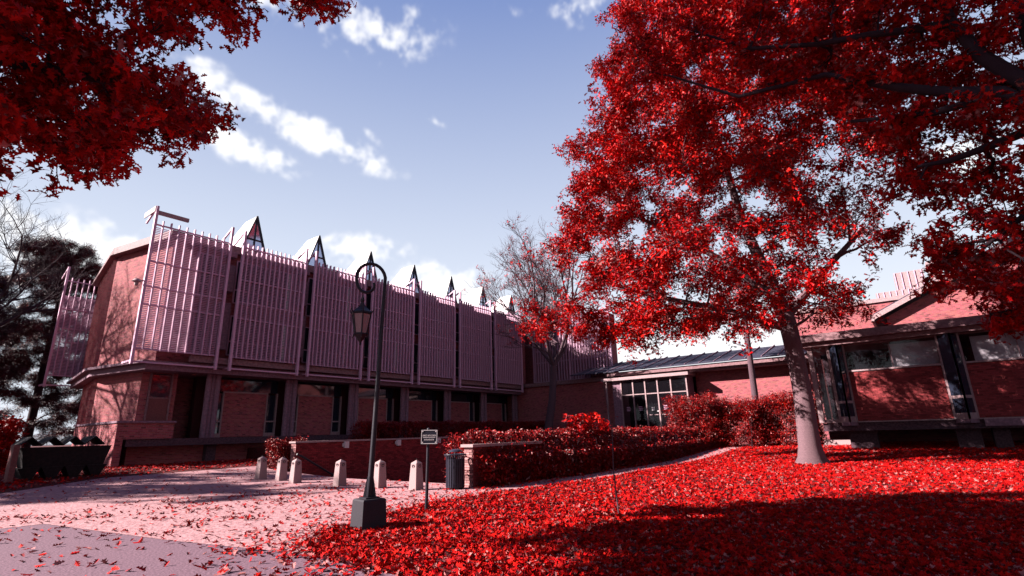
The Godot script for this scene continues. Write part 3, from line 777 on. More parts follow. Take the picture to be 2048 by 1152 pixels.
	for z in [[-3.0, -1.8], [1.3, 2.2], [2.6, 3.2], [6.2, 7.2]]:
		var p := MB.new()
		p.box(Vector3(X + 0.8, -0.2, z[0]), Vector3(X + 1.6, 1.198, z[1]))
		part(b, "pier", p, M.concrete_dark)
	var un := MB.new()
	un.box(Vector3(X + 8.5, -0.2, -3.6), Vector3(X + 8.8, 1.19, 12))
	part(b, "base_wall", un, M.brick)
	var st := MB.new()
	st.box(Vector3(X + 3.5, 0.2, -4.6), Vector3(X + 5.5, 0.42, -2.6))
	st.box(Vector3(X + 4.0, 0.42, -4.6), Vector3(X + 5.5, 0.66, -2.6))
	part(b, "step", st, M.stone)

	var r := built("gabled_block", Vector3(48, 0.4, 4), "taller sunlit brick block with a gabled front behind the pavilion", "building")
	var rw := MB.new()
	rw.box(Vector3(46.0, 0, -7.5), Vector3(60, 10.1, 1.5))
	part(r, "wall", rw, M.brick)
	var cp := MB.new()
	cp.box(Vector3(45.85, 10.102, -7.6), Vector3(60, 10.38, 1.5))
	part(r, "coping", cp, M.trim)
	var vs := MB.new()
	vs.box(Vector3(50, 10.38, -0.9), Vector3(54, 11.6, 2.6))
	vs.box(Vector3(50.05, 11.6, 0.5), Vector3(53, 13.0, 2.4))
	part(r, "roof_housing", vs, M.trim)
	var rib := MB.new()
	for k in 9: rib.box(Vector3(49.94, 10.4, -0.8 + k * 0.4), Vector3(50.0, 11.6, -0.74 + k * 0.4))
	for k in 5: rib.box(Vector3(49.98, 11.6, 0.55 + k * 0.42), Vector3(50.05, 13.0, 0.61 + k * 0.42))
	part(r, "seam", rib, M.screen)
	var ch := MB.new()
	ch.box(Vector3(50.2, 10.4, 2.75), Vector3(52, 13.3, 3.55))
	ch.box(Vector3(50.1, 13.3, 2.65), Vector3(52.1, 13.5, 3.65))
	part(r, "chimney", ch, M.trim)
	var gp := [Vector2(-0.45, 5.0), Vector2(-0.45, 8.15), Vector2(8.3, 12.25), Vector2(17, 8.15), Vector2(17, 5.0)]
	var gw := MB.new()
	for i in range(1, 4):
		gw.tri(Vector3(41, gp[0].y, gp[0].x), Vector3(41, gp[i].y, gp[i].x), Vector3(41, gp[i + 1].y, gp[i + 1].x), Vector3(-1, 0, 0))
	gw.quad(Vector3(41, 5, -0.45), Vector3(46, 5, -0.45), Vector3(46, 8.15, -0.45), Vector3(41, 8.15, -0.45), Vector3(0, 0, -1))
	part(r, "gable_wall", gw, M.brick)
	var gr := MB.new()
	for s in [[-1.1, 8.3], [17.7, 8.3]]:
		var a: Vector2 = Vector2(s[0], 8.05); var c: Vector2 = Vector2(s[1], 12.5)
		gr.hexa([Vector3(40.4, a.y, a.x), Vector3(52, a.y, a.x), Vector3(52, c.y, c.x), Vector3(40.4, c.y, c.x), Vector3(40.4, a.y + 0.32, a.x), Vector3(52, a.y + 0.32, a.x), Vector3(52, c.y + 0.32, c.x), Vector3(40.4, c.y + 0.32, c.x)])
	part(r, "roof", gr, M.slate)
	var vb := MB.new()
	vb.hexa([Vector3(40.34, 7.98, -1.1), Vector3(40.4, 7.98, -1.1), Vector3(40.4, 12.4, 8.3), Vector3(40.34, 12.4, 8.3), Vector3(40.34, 8.3, -1.1), Vector3(40.4, 8.3, -1.1), Vector3(40.4, 12.75, 8.3), Vector3(40.34, 12.75, 8.3)])
	vb.box(Vector3(40.34, 7.9, -1.25), Vector3(46.0, 8.3, -1.1))
	part(r, "bargeboard", vb, M.trim)

# ---------------------------------------------------------------- things in the forecourt
func make_bollards() -> void:
	var spots := [[10.87, -20.42, "shaded concrete bollard farthest from the litter bin", 0.1], [11.11, -19.38, "second concrete bollard counted from the lawn by the building", -0.05], [10.93, -18.12, "concrete bollard in front of the brick pier on the ramp's left", 0.0], [10.97, -15.54, "concrete bollard standing alone left of the lamp post", 0.04], [11.09, -13.66, "concrete bollard just behind the lamp post", -0.04], [11.15, -12.08, "concrete bollard with a bold iron ring beside the signpost", 0.06]]
	var first: Node3D
	for i in spots.size():
		var s: Array = spots[i]
		var o: Node3D
		if i == 0:
			o = thing("bollard", Vector3.ZERO, s[2], "bollard", "bollards across the head of the ramp")
			var b := MB.new()
			var w := [0.165, 0.165, 0.125, 0.118]
			var ys := [-0.05, 0.0, 0.74, 0.76]
			for k in 3:
				var a: float = w[k]; var c: float = w[k + 1]; var e := 0.018
				var ra := [Vector2(-a, -a + e), Vector2(-a + e, -a), Vector2(a - e, -a), Vector2(a, -a + e), Vector2(a, a - e), Vector2(a - e, a), Vector2(-a + e, a), Vector2(-a, a - e)]
				var rc := [Vector2(-c, -c + e), Vector2(-c + e, -c), Vector2(c - e, -c), Vector2(c, -c + e), Vector2(c, c - e), Vector2(c - e, c), Vector2(-c + e, c), Vector2(-c, c - e)]
				for q in 8:
					var q2 := (q + 1) % 8
					b.quad(Vector3(ra[q].x, ys[k], ra[q].y), Vector3(ra[q2].x, ys[k], ra[q2].y), Vector3(rc[q2].x, ys[k + 1], rc[q2].y), Vector3(rc[q].x, ys[k + 1], rc[q].y), Vector3(ra[q].x + ra[q2].x, 0, ra[q].y + ra[q2].y))
					if k == 2: b.tri(Vector3(rc[q].x, 0.76, rc[q].y), Vector3(rc[q2].x, 0.76, rc[q2].y), Vector3(0, 0.84, 0), Vector3(rc[q].x + rc[q2].x, 1, rc[q].y + rc[q2].y))
			part(o, "shaft", b, M.stone)
			var p := MB.new()
			p.tube([Vector3(0, 0.82, 0), Vector3(0, 0.885, 0)], [0.011, 0.008], 6)
			part(o, "pin", p, M.iron)
			for side in [0, 1]:
				var r := MB.new()
				var pts := []; var rad := []
				for k in 17:
					var t := TAU * k / 16.0
					pts.append(Vector3(0.138 + 0.012 * sin(t), 0.665 + 0.042 * sin(t), 0.042 * cos(t)))
					rad.append(0.009)
				r.tube(pts, rad, 6, false)
				var rp := part(o, "ring", r, M.iron)
				rp.rotation.y = PI if side == 0 else -PI / 2
			first = o
		else:
			o = first.duplicate()
			o.name = numbered("bollard")
			add_child(o)
			o.set_meta("label", s[2])
		o.position = P(s[0], s[1])
		o.rotation.y = s[3]

func make_lamp() -> void:
	var t := thing("street_lamp", Vector3(6.22, 0.0, -7.92), "black lamp post with a scrolled top and hanging six-sided lantern", "street lamp")
	var yaw := 0.2
	var base := MB.new()
	var q := []
	for lv in [[0.0, 0.232], [0.475, 0.212], [0.50, 0.196]]:
		var ring := []
		for c in [Vector2(-1, -1), Vector2(1, -1), Vector2(1, 1), Vector2(-1, 1)]:
			var v: Vector2 = (c * lv[1]).rotated(yaw)
			ring.append(Vector3(v.x, lv[0] - (0.06 if lv[0] == 0.0 else 0.0), v.y))
		q.append(ring)
	base.hexa(q[0] + q[1])
	for k in 4:
		base.quad(q[1][k], q[1][(k + 1) % 4], q[2][(k + 1) % 4], q[2][k], Vector3(q[1][k].x + q[1][(k + 1) % 4].x, 0.3, q[1][k].z + q[1][(k + 1) % 4].z))
	base.quad(q[2][0], q[2][1], q[2][2], q[2][3], Vector3.UP)
	part(t, "pedestal", base, M.iron_block)
	var f := MB.new()
	f.boxb(Vector3(0, 0.515, 0), Vector3(0.26, 0.025, 0.26), Basis(Vector3.UP, -yaw))
	for k in 4:
		var d := Vector3(1, 0, 0).rotated(Vector3.UP, -yaw + k * PI / 2 + PI / 4)
		var sd := d.cross(Vector3.UP) * 0.012
		f.hexa([d * 0.03 + sd + Vector3.UP * 0.53, d * 0.115 + sd + Vector3.UP * 0.53, d * 0.115 - sd + Vector3.UP * 0.53, d * 0.03 - sd + Vector3.UP * 0.53, d * 0.03 + sd + Vector3.UP * 0.86, d * 0.055 + sd + Vector3.UP * 0.86, d * 0.055 - sd + Vector3.UP * 0.86, d * 0.03 - sd + Vector3.UP * 0.86])
	part(t, "flange", f, M.iron)
	# the pole leans a little and ends in a scroll; r is the picture's right as seen from the pavement
	var r := Vector3(0.72, 0, 0.69).normalized()
	var pts := []; var rad := []
	for k in 9:
		var u := k / 8.0
		pts.append(r * (0.10 * u) + Vector3.UP * lerpf(0.53, 4.15, u))
		rad.append(lerpf(0.052, 0.034, u))
	# scroll: over the top to the left, down, and curled inwards
	var c := r * -0.18 + Vector3.UP * 4.47
	for k in range(1, 30):
		var a := -0.75 + k * 0.245
		var R := 0.34 if k < 13 else lerpf(0.34, 0.085, pow((k - 13.0) / 16.0, 0.85))
		var e := Vector3.ZERO
		if k < 13: e = r * cos(a) * 0.30 + Vector3.UP * sin(a) * 0.36
		else: e = r * cos(a) * R * 0.88 + Vector3.UP * sin(a) * R
		if k >= 4:
			pts.append(c + e + Vector3.UP * (-0.04 if k > 13 else 0.0) * minf(1.0, (k - 13.0) / 6.0))
			rad.append(0.033 if k < 14 else lerpf(0.033, 0.026, (k - 14) / 15.0))
	var pole := MB.new()
	pole.tube(pts, rad, 10)
	part(t, "pole", pole, M.iron)
	# lantern
	var L := r * -0.30 + Vector3.UP * 3.30
	var hang := MB.new()
	hang.tube([L + Vector3(0, 0.88, 0), L + Vector3(0, 0.72, 0)], [0.012, 0.03], 8)
	hang.lathe(L, [Vector2(0.0, 0.86), Vector2(0.03, 0.84), Vector2(0.045, 0.78), Vector2(0.03, 0.74), Vector2(0.06, 0.68), Vector2(0.09, 0.64), Vector2(0.17, 0.57), Vector2(0.205, 0.545), Vector2(0.21, 0.51), Vector2(0.185, 0.50), Vector2(0.0, 0.50)], 6, true)
	for k in 6:
		var d := Vector3(cos(TAU * k / 6), 0, sin(TAU * k / 6))
		hang.tube([L + d * 0.20 + Vector3.UP * 0.53, L + d * 0.235 + Vector3.UP * 0.57, L + d * 0.225 + Vector3.UP * 0.64], [0.014, 0.011, 0.003], 5)
	part(t, "lantern_roof", hang, M.iron)
	var cage := MB.new()
	for k in 6:
		var d := Vector3(cos(TAU * k / 6), 0, sin(TAU * k / 6))
		cage.bar(L + d * 0.185 + Vector3.UP * 0.5, L + d * 0.12 + Vector3.UP * 0.13, 0.018, 0.018)
		cage.tube([L + d * 0.125 + Vector3.UP * 0.15, L + d * 0.15 + Vector3.UP * 0.10, L + d * 0.16 + Vector3.UP * 0.05], [0.010, 0.008, 0.012], 5)
	cage.lathe(L, [Vector2(0.0, 0.135), Vector2(0.13, 0.135), Vector2(0.135, 0.11), Vector2(0.11, 0.08), Vector2(0.06, 0.01), Vector2(0.03, -0.02), Vector2(0.02, -0.05), Vector2(0.03, -0.07), Vector2(0.0, -0.10)], 6, true)
	part(t, "lantern_cage", cage, M.iron)
	for k in 6:
		var d0 := Vector3(cos(TAU * k / 6), 0, sin(TAU * k / 6)); var d1 := Vector3(cos(TAU * (k + 1) / 6), 0, sin(TAU * (k + 1) / 6))
		var g := MB.new()
		g.quad(L + d0 * 0.178 + Vector3.UP * 0.498, L + d1 * 0.178 + Vector3.UP * 0.498, L + d1 * 0.113 + Vector3.UP * 0.136, L + d0 * 0.113 + Vector3.UP * 0.136, d0 + d1)
		part(t, "pane", g, M.frosted)

func make_sign() -> void:
	var t := thing("direction_sign", Vector3(8.22, 0.0, -8.58), "small dark sign with white border and lettering on a black post", "sign")
	t.rotation.y = 0.55 - PI / 2 + 0.05
	var p := MB.new()
	p.tube([Vector3(0, -0.1, 0), Vector3(0.012, 0.8, 0), Vector3(0.02, 1.66, -0.0)], [0.036, 0.034, 0.034], 10)
	p.lathe(Vector3(0.02, 1.66, 0), [Vector2(0.036, 0.0), Vector2(0.03, 0.025), Vector2(0.0, 0.04)], 10)
	part(t, "post", p, M.iron)
	var b := MB.new()
	b.boxc(Vector3(0.02, 1.505, 0.05), Vector3(0.352, 0.296, 0.018))
	var board := part(t, "board", b, M.sign_blue)
	board.rotation.z = -0.02
	var f := MB.new()
	for s in [-1, 1]:
		f.boxc(Vector3(0.02, 1.505 + s * 0.139, 0.062), Vector3(0.346, 0.011, 0.006))
		f.boxc(Vector3(0.02 + s * 0.168, 1.505, 0.0621), Vector3(0.010, 0.267, 0.006))
	f.boxc(Vector3(0.02, 1.497, 0.062), Vector3(0.27, 0.009, 0.005))
	part(board, "border", f, M.white)
	for s in [-1, 1]:
		for q in [-1, 1]:
			var sc := MB.new()
			sc.tube([Vector3(0.02 + s * 0.143, 1.505 + q * 0.113, 0.058), Vector3(0.02 + s * 0.143, 1.505 + q * 0.113, 0.067)], [0.014, 0.012], 10)
			part(board, "screw", sc, M.white)
	for line in [["JEWETT ARTS CENTER", 1.533, 0.29], ["DAVIS MUSEUM", 1.447, 0.215]]:
		var tm := TextMesh.new()
		var fo := SystemFont.new()
		fo.font_names = PackedStringArray(["Droid Serif"])
		fo.font_weight = 700
		tm.font = fo
		tm.text = line[0]
		tm.font_size = 32
		tm.pixel_size = 0.001
		tm.depth = 0.004
		tm.material = M.white
		var wd := tm.get_aabb().size.x
		var o := MeshInstance3D.new()
		o.name = "lettering"
		o.mesh = tm
		board.add_child(o, true)
		o.scale = Vector3(line[2] / maxf(wd, 0.01), 1.25, 1)
		o.position = Vector3(0.02, line[1], 0.0615)

func make_bin() -> void:
	var t := thing("litter_bin", P(11.84, -11.16), "dark slatted metal litter bin with a domed lid", "litter bin")
	var b := MB.new()
	b.lathe(Vector3.ZERO, [Vector2(0.0, 0.0), Vector2(0.24, 0.0), Vector2(0.27, 0.05), Vector2(0.27, 0.09), Vector2(0.0, 0.09)], 24)
	part(t, "base", b, M.iron)
	var ln := MB.new()
	ln.lathe(Vector3.ZERO, [Vector2(0.225, 0.06), Vector2(0.225, 0.85)], 24)
	part(t, "liner", ln, M.iron)
	var sm := MB.new()
	sm.hexa([Vector3(0.268, 0.06, -0.017), Vector3(0.268, 0.06, 0.017), Vector3(0.277, 0.06, 0.017), Vector3(0.277, 0.06, -0.017), Vector3(0.268, 0.84, -0.017), Vector3(0.268, 0.84, 0.017), Vector3(0.277, 0.84, 0.017), Vector3(0.277, 0.84, -0.017)])
	sm.hexa([Vector3(0.268, 0.842, -0.017), Vector3(0.268, 0.842, 0.017), Vector3(0.277, 0.842, 0.017), Vector3(0.277, 0.842, -0.017), Vector3(0.315, 0.96, -0.019), Vector3(0.315, 0.96, 0.019), Vector3(0.324, 0.96, 0.019), Vector3(0.324, 0.96, -0.019)])
	var mesh := sm.mesh(M.bin)
	for k in 26:
		var o := MeshInstance3D.new()
		o.name = "slat"
		o.mesh = mesh
		t.add_child(o, true)
		o.rotation.y = TAU * k / 26
	var hoop := MB.new()
	for y in [0.12, 0.62, 0.80]:
		hoop.lathe(Vector3.ZERO, [Vector2(0.262, y), Vector2(0.266, y), Vector2(0.266, y + 0.05), Vector2(0.262, y + 0.05)], 24)
	var ring := []; var rr := []
	for k in 33:
		ring.append(Vector3(cos(TAU * k / 32) * 0.322, 0.965, sin(TAU * k / 32) * 0.322)); rr.append(0.017)
	hoop.tube(ring, rr, 6, false)
	part(t, "hoop", hoop, M.bin)
	var lid := MB.new()
	lid.lathe(Vector3.ZERO, [Vector2(0.21, 1.035), Vector2(0.215, 1.045), Vector2(0.18, 1.085), Vector2(0.1, 1.115), Vector2(0.0, 1.125)], 24)
	lid.lathe(Vector3.ZERO, [Vector2(0.0, 1.03), Vector2(0.21, 1.035)], 24)
	for k in 3:
		var d := Vector3(cos(TAU * k / 3 + 0.4), 0, sin(TAU * k / 3 + 0.4))
		lid.tube([d * 0.25 + Vector3.UP * 0.85, d * 0.2 + Vector3.UP * 1.03], [0.012, 0.012], 6)
	part(t, "lid", lid, M.bin)

func make_walls() -> void:
	var a := built("retaining_wall", Vector3(21.5, 0.0, -22.9), "long red brick retaining wall running down the ramp, with small wall lights", "wall")
	var c := MB.new()
	c.box(Vector3(13.6, -3.0, -23.1), Vector3(31.5, 1.33, -22.715))
	part(a, "core", c, M.mortar)
	var cp := MB.new()
	cp.box(Vector3(13.52, 1.332, -23.17), Vector3(31.5, 1.41, -22.64))
	part(a, "coping", cp, M.stone)
	bricks(a, Vector3(13.58, -2.4, -22.714), Vector3(1, 0, 0), Vector3(0, 0, 1), 17.5, func(x): return hgt(13.58 + x, -22.5) - 0.05, 1.33, 300, [0.1360, 0.0144, 0.0176])
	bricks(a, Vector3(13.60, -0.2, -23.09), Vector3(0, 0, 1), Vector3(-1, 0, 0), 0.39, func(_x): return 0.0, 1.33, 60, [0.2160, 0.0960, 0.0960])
	for x in [16.2, 19.52, 22.54, 25.54]:
		var l := MB.new()
		l.box(Vector3(x - 0.11, 1.03, -22.66), Vector3(x + 0.11, 1.33, -22.52))
		l.box(Vector3(x - 0.17, 1.1, -22.69), Vector3(x - 0.112, 1.26, -22.56))
		part(a, "wall_light", l, M.white)
	var b := built("ramp_side_wall", Vector3(14, 0.0, -11.05), "brick wall with a pale end pier beside the litter bin and hedge", "wall")
	var d := MB.new()
	d.box(Vector3(12.36, -3.0, -11.28), Vector3(16.0, 1.15, -10.92))
	part(b, "core", d, M.mortar)
	var dc := MB.new()
	dc.box(Vector3(12.26, 1.152, -11.34), Vector3(16.0, 1.235, -10.84))
	part(b, "coping", dc, M.stone)
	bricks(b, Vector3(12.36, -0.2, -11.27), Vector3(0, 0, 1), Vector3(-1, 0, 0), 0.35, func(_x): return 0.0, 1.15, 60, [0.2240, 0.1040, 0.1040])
	bricks(b, Vector3(12.36, -0.2, -10.92), Vector3(1, 0, 0), Vector3(0, 0, 1), 3.6, func(x): return hgt(12.36 + x, -10.8) - 0.04, 1.15, 200, [0.1360, 0.0176, 0.0208])
	var h := built("handrail", Vector3(14.5, 0, -22.4), "dark sloping handrail along the brick retaining wall", "handrail")
	var hr := MB.new()
	hr.tube([Vector3(13.5, 0.86, -22.42), Vector3(13.75, 0.76, -22.42), Vector3(15.6, -0.26, -22.42), Vector3(15.9, -0.3, -22.42)], [0.045, 0.045, 0.045, 0.045], 8)
	part(h, "rail", hr, M.iron)
	for x in [14.0, 15.5]:
		var y := 0.62 if x < 15 else -0.2
		var br := MB.new()
		br.tube([Vector3(x, y, -22.42), Vector3(x, y - 0.06, -22.7)], [0.015, 0.015], 6)
		part(h, "bracket", br, M.iron)

func make_sculpture() -> void:
	var g := hgt(6, -26)
	var t := built("folded_sculpture", Vector3(6, g, -26), "low dark steel sculpture of folded plates on the lawn by the terrace wall", "sculpture")
	var b := MB.new()
	b.hexa([Vector3(4.9, g + 0.42, -26.4), Vector3(7.25, g + 0.42, -26.4), Vector3(7.25, g + 0.42, -25.6), Vector3(4.9, g + 0.42, -25.6), Vector3(4.75, g + 1.12, -26.5), Vector3(7.4, g + 1.12, -26.5), Vector3(7.4, g + 1.12, -25.5), Vector3(4.75, g + 1.12, -25.5)])
	part(t, "trough", b, M.steel)
	for k in 4:
		var x := 4.62 + k * 0.62
		for s in [[x, x + 0.31, 1.16, 1.44], [x + 0.31, x + 0.62, 1.44, 1.16]]:
			var f := MB.new()
			f.hexa([Vector3(s[0], g + s[2], -26.6), Vector3(s[1], g + s[3], -26.6), Vector3(s[1], g + s[3], -25.3), Vector3(s[0], g + s[2], -25.3), Vector3(s[0], g + s[2] + 0.05, -26.6), Vector3(s[1], g + s[3] + 0.05, -26.6), Vector3(s[1], g + s[3] + 0.05, -25.3), Vector3(s[0], g + s[2] + 0.05, -25.3)])
			part(t, "folded_plate", f, M.steel)
	for k in 4:
		var x := 4.75 + k * 0.66
		var f := MB.new()
		f.hexa([Vector3(x + 0.25, g - 0.05, -26.4), Vector3(x + 0.41, g - 0.05, -26.4), Vector3(x + 0.41, g - 0.05, -25.6), Vector3(x + 0.25, g - 0.05, -25.6), Vector3(x, g + 0.418, -26.45), Vector3(x + 0.64, g + 0.418, -26.45), Vector3(x + 0.64, g + 0.418, -25.55), Vector3(x, g + 0.418, -25.55)])
		part(t, "foot", f, M.steel)
	var e := MB.new()
	e.boxc(Vector3(4.55, g + 0.6, -25.4), Vector3(0.16, 1.25, 0.5))
	part(t, "end_plate", e, M.door)

# ---------------------------------------------------------------- leaves, trees and shrubs
const OAK := [[0.0, 0.015], [0.16, 0.17], [0.27, 0.07], [0.42, 0.30], [0.54, 0.10], [0.70, 0.33], [0.80, 0.10], [1.0, 0.0]]
const OVAL := [[0.0, 0.02], [0.3, 0.22], [0.65, 0.2], [1.0, 0.0]]

func leaf(mb: MB, t: Transform3D, s: float, shape: Array, fold := 0.35, droop := 0.25) -> void:
	for k in shape.size() - 1:
		for side in [-1.0, 1.0]:
			var p := []
			for q in [[shape[k][0], 0.0], [shape[k][0], shape[k][1]], [shape[k + 1][0], shape[k + 1][1]], [shape[k + 1][0], 0.0]]:
				var u: float = q[0]; var w: float = q[1]
				p.append(t * (Vector3(side * w, w * fold - u * u * droop, u) * s))
			mb.quad(p[0], p[1], p[2], p[3], t.basis.y)

func sprig(n: int, size: float, shape: Array, seed_: int, m: Material, stem := 0.5) -> ArrayMesh:
	var r := RandomNumberGenerator.new(); r.seed = seed_
	var mb := MB.new()
	for k in n:
		var u := (k + 0.5) / n
		var o := Vector3(r.randf_range(-0.12, 0.12), r.randf_range(-0.1, 0.1), (u - 0.5) * stem)
		var b := Basis(Vector3.UP, k * 2.4 + r.randf_range(-0.5, 0.5)) * Basis(Vector3.RIGHT, r.randf_range(-0.5, 0.7)) * Basis(Vector3.BACK, r.randf_range(-0.6, 0.6))
		leaf(mb, Transform3D(b, o), size * r.randf_range(0.75, 1.15), shape, r.randf_range(0.1, 0.5), r.randf_range(0.0, 0.4))
	return mb.mesh(m)

func red(r: RandomNumberGenerator, lo := 0.5, hi := 1.0, pale := 0.06) -> Color:
	var k := lerpf(lo, hi, pow(r.randf(), 0.8))
	var q := r.randf()
	if q < pale: return Color(0.36 * k, 0.12 * k, 0.115 * k)
	if q > 0.86: return Color(0.2 * k, 0.005 * k, 0.010 * k)   # maroon
	if q > 0.70: return Color(0.5 * k, 0.010 * k, 0.005 * k)   # scarlet
	return Color(0.42 * k, 0.0032 * k * r.randf_range(0.5, 1.8), 0.004 * k)

# base and trunk: list of [point, radius]; clumps: flat list x, y, z; limbs grow from the nearest wood
func make_tree(called: String, label: String, trunk: Array, limbs: Array, clumps: Array, spread: Vector3, per: int, twigs: int, meshes: Array, tint: Callable, bark: Material, seed_: int, group := "", size := 1.0, twig_r := 0.014, fullness = null) -> Node3D:
	var r := RandomNumberGenerator.new(); r.seed = seed_
	var base: Vector3 = trunk[0][0]
	var t := built(called, base, label, "tree", group)
	var wood := MB.new()
	var pts := []; var rad := []
	for p in trunk: pts.append(p[0]); rad.append(p[1])
	wood.tube(pts, rad, 14, true)
	var nodes := []; var nr := []
	for i in trunk.size() - 1:
		for k in 6:
			if i > 0 or k > 2:
				nodes.append(pts[i].lerp(pts[i + 1], k / 6.0)); nr.append(lerpf(rad[i], rad[i + 1], k / 6.0))
	part(t, "trunk", wood, bark)
	var br := MB.new()
	for l in limbs:
		var lp := []; var lr := []
		for q in l: lp.append(q[0]); lr.append(q[1])
		br.tube(lp, lr, 8)
		for i in lp.size() - 1:
			for k in 3: nodes.append(lp[i].lerp(lp[i + 1], k / 3.0)); nr.append(lerpf(lr[i], lr[i + 1], k / 3.0))
	var cs := []
	for i in range(0, clumps.size(), 3): cs.append(Vector3(clumps[i], clumps[i + 1], clumps[i + 2]))
	var crotch: Vector3 = pts[-1]
	cs.sort_custom(func(a, b): return a.distance_squared_to(crotch) < b.distance_squared_to(crotch))
	var xf := []; var col := PackedColorArray(); var lists := []; var cols := []
	for m in meshes: lists.append([]); cols.append(PackedColorArray())
	for c in cs:
		var best := 0; var bd := 1e9
		for i in nodes.size():
			var d: float = nodes[i].distance_to(c) + maxf(0.0, nodes[i].y - c.y) * 0.6 - minf(nr[i], 0.12) * 6.0
			if d < bd: bd = d; best = i
		var a: Vector3 = nodes[best]
		var far := a.distance_to(c)
		var ra := minf(nr[best] * 0.72, 0.018 * size + 0.022 * far)
		var lp := []; var lr := []
		var sag := Vector3(r.randf_range(-1, 1), r.randf_range(-0.2, 1.0), r.randf_range(-1, 1)) * far * 0.14
		for k in 7:
			var u := k / 6.0
			lp.append(a.lerp(c, u) + sag * sin(u * PI) + Vector3(r.randf_range(-1, 1), r.randf_range(-1, 1), r.randf_range(-1, 1)) * 0.03 * far * sin(u * PI))
			lr.append(lerpf(ra, 0.012 * size, pow(u, 0.7)))
		br.tube(lp, lr, 6, false)
		for k in range(2, 7): nodes.append(lp[k]); nr.append(lr[k])
		for w in twigs:
			var dir := Vector3(r.randfn(), r.randfn(), r.randfn()).normalized() * pow(r.randf(), 0.4)
			var e: Vector3 = c + dir * spread
			var s0: Vector3 = lp[3 + r.randi() % 4]
			var mid := s0.lerp(e, 0.5) + Vector3(r.randf_range(-1, 1), r.randf_range(-0.3, 1), r.randf_range(-1, 1)) * 0.12 * s0.distance_to(e)
			br.tube([s0, mid, e], [twig_r * size, twig_r * size * 0.7, twig_r * size * 0.3], 4, false)
			var k_here := int(ceil(float(per) / twigs * (fullness.call(c) if fullness != null else 1.0)))
			for k in k_here:
				var u := r.randf_range(0.35, 1.08)
				var p := s0.lerp(mid, u * 2.0) if u < 0.5 else mid.lerp(e, u * 2.0 - 1.0)
				p += Vector3(r.randfn(), r.randfn(), r.randfn()) * 0.08 * spread.x
				var b := Basis(Vector3.UP, r.randf() * TAU) * Basis(Vector3.RIGHT, r.randf_range(-0.9, 0.9)) * Basis(Vector3.BACK, r.randf_range(-0.7, 0.7))
				var which := r.randi() % meshes.size()
				lists[which].append(Transform3D(b.scaled(Vector3.ONE * r.randf_range(0.75, 1.2)), p))
				cols[which].append(tint.call(r))
	part(t, "branches", br, bark)
	for i in meshes.size():
		if lists[i].size() > 0: many(t, "crown", meshes[i], lists[i], cols[i])
	return t

func hedge(called: String, label: String, category: String, lo: Vector3, hi: Vector3, n: int, meshes: Array, tint: Callable, seed_: int, rough := 0.22, group := "", front := 1.0) -> void:
	var r := RandomNumberGenerator.new(); r.seed = seed_
	var c := (lo + hi) * 0.5
	var t := built(called, Vector3(c.x, lo.y, c.z), label, category, group)
	var nz := FastNoiseLite.new(); nz.seed = seed_; nz.frequency = 0.55
	var core := MB.new()
	var m := int((hi.x - lo.x) / 0.7) + int((hi.z - lo.z) / 0.7) + 2
	for k in m * 4:
		var p := Vector3(r.randf_range(lo.x, hi.x), lo.y - 0.05, r.randf_range(lo.z, hi.z))
		var q := p + Vector3(r.randf_range(-0.3, 0.3), (hi.y - lo.y) * r.randf_range(0.6, 0.95), r.randf_range(-0.3, 0.3))
		core.tube([p, p.lerp(q, 0.5) + Vector3(r.randf_range(-0.1, 0.1), 0, r.randf_range(-0.1, 0.1)), q], [0.016, 0.012, 0.005], 4, false)
	part(t, "stems", core, M.bark_dark)
	var lists := []; var cols := []
	for x in meshes: lists.append([]); cols.append(PackedColorArray())
	var e := (hi - lo) * 0.5
	for k in n:
		var d := Vector3(r.randf_range(-1, 1), r.randf_range(-1, 1), r.randf_range(-1, 1))
		if r.randf() < 0.75:   # most leaves near the faces
			var ax: int = [0, 1, 1, 2, 2][r.randi() % 5]
			d[ax] = signf(d[ax]) * r.randf_range(0.75, 1.05)
			if ax == 1: d.y = absf(d.y)
		var p := c + d * e
		p += Vector3(nz.get_noise_3dv(p * 3.0), nz.get_noise_3dv(p * 3.0 + Vector3(50, 0, 0)) * 1.2, nz.get_noise_3dv(p * 3.0 + Vector3(0, 50, 0))) * rough * 2.0
		if front < 1.0: p.y = lo.y + (p.y - lo.y) * lerpf(1.0, front, ease01(0.35, 1.0, (p.z - lo.z) / (hi.z - lo.z)))   # the face towards the path leans back
		if p.y < lo.y: continue
		var b := Basis(Vector3.UP, r.randf() * TAU) * Basis(Vector3.RIGHT, r.randf_range(-0.9, 0.9)) * Basis(Vector3.BACK, r.randf_range(-0.8, 0.8))
		var w := r.randi() % meshes.size()
		lists[w].append(Transform3D(b.scaled(Vector3.ONE * r.randf_range(0.7, 1.25)), p))
		cols[w].append(tint.call(r))
	for i in meshes.size(): many(t, "foliage", meshes[i], lists[i], cols[i])

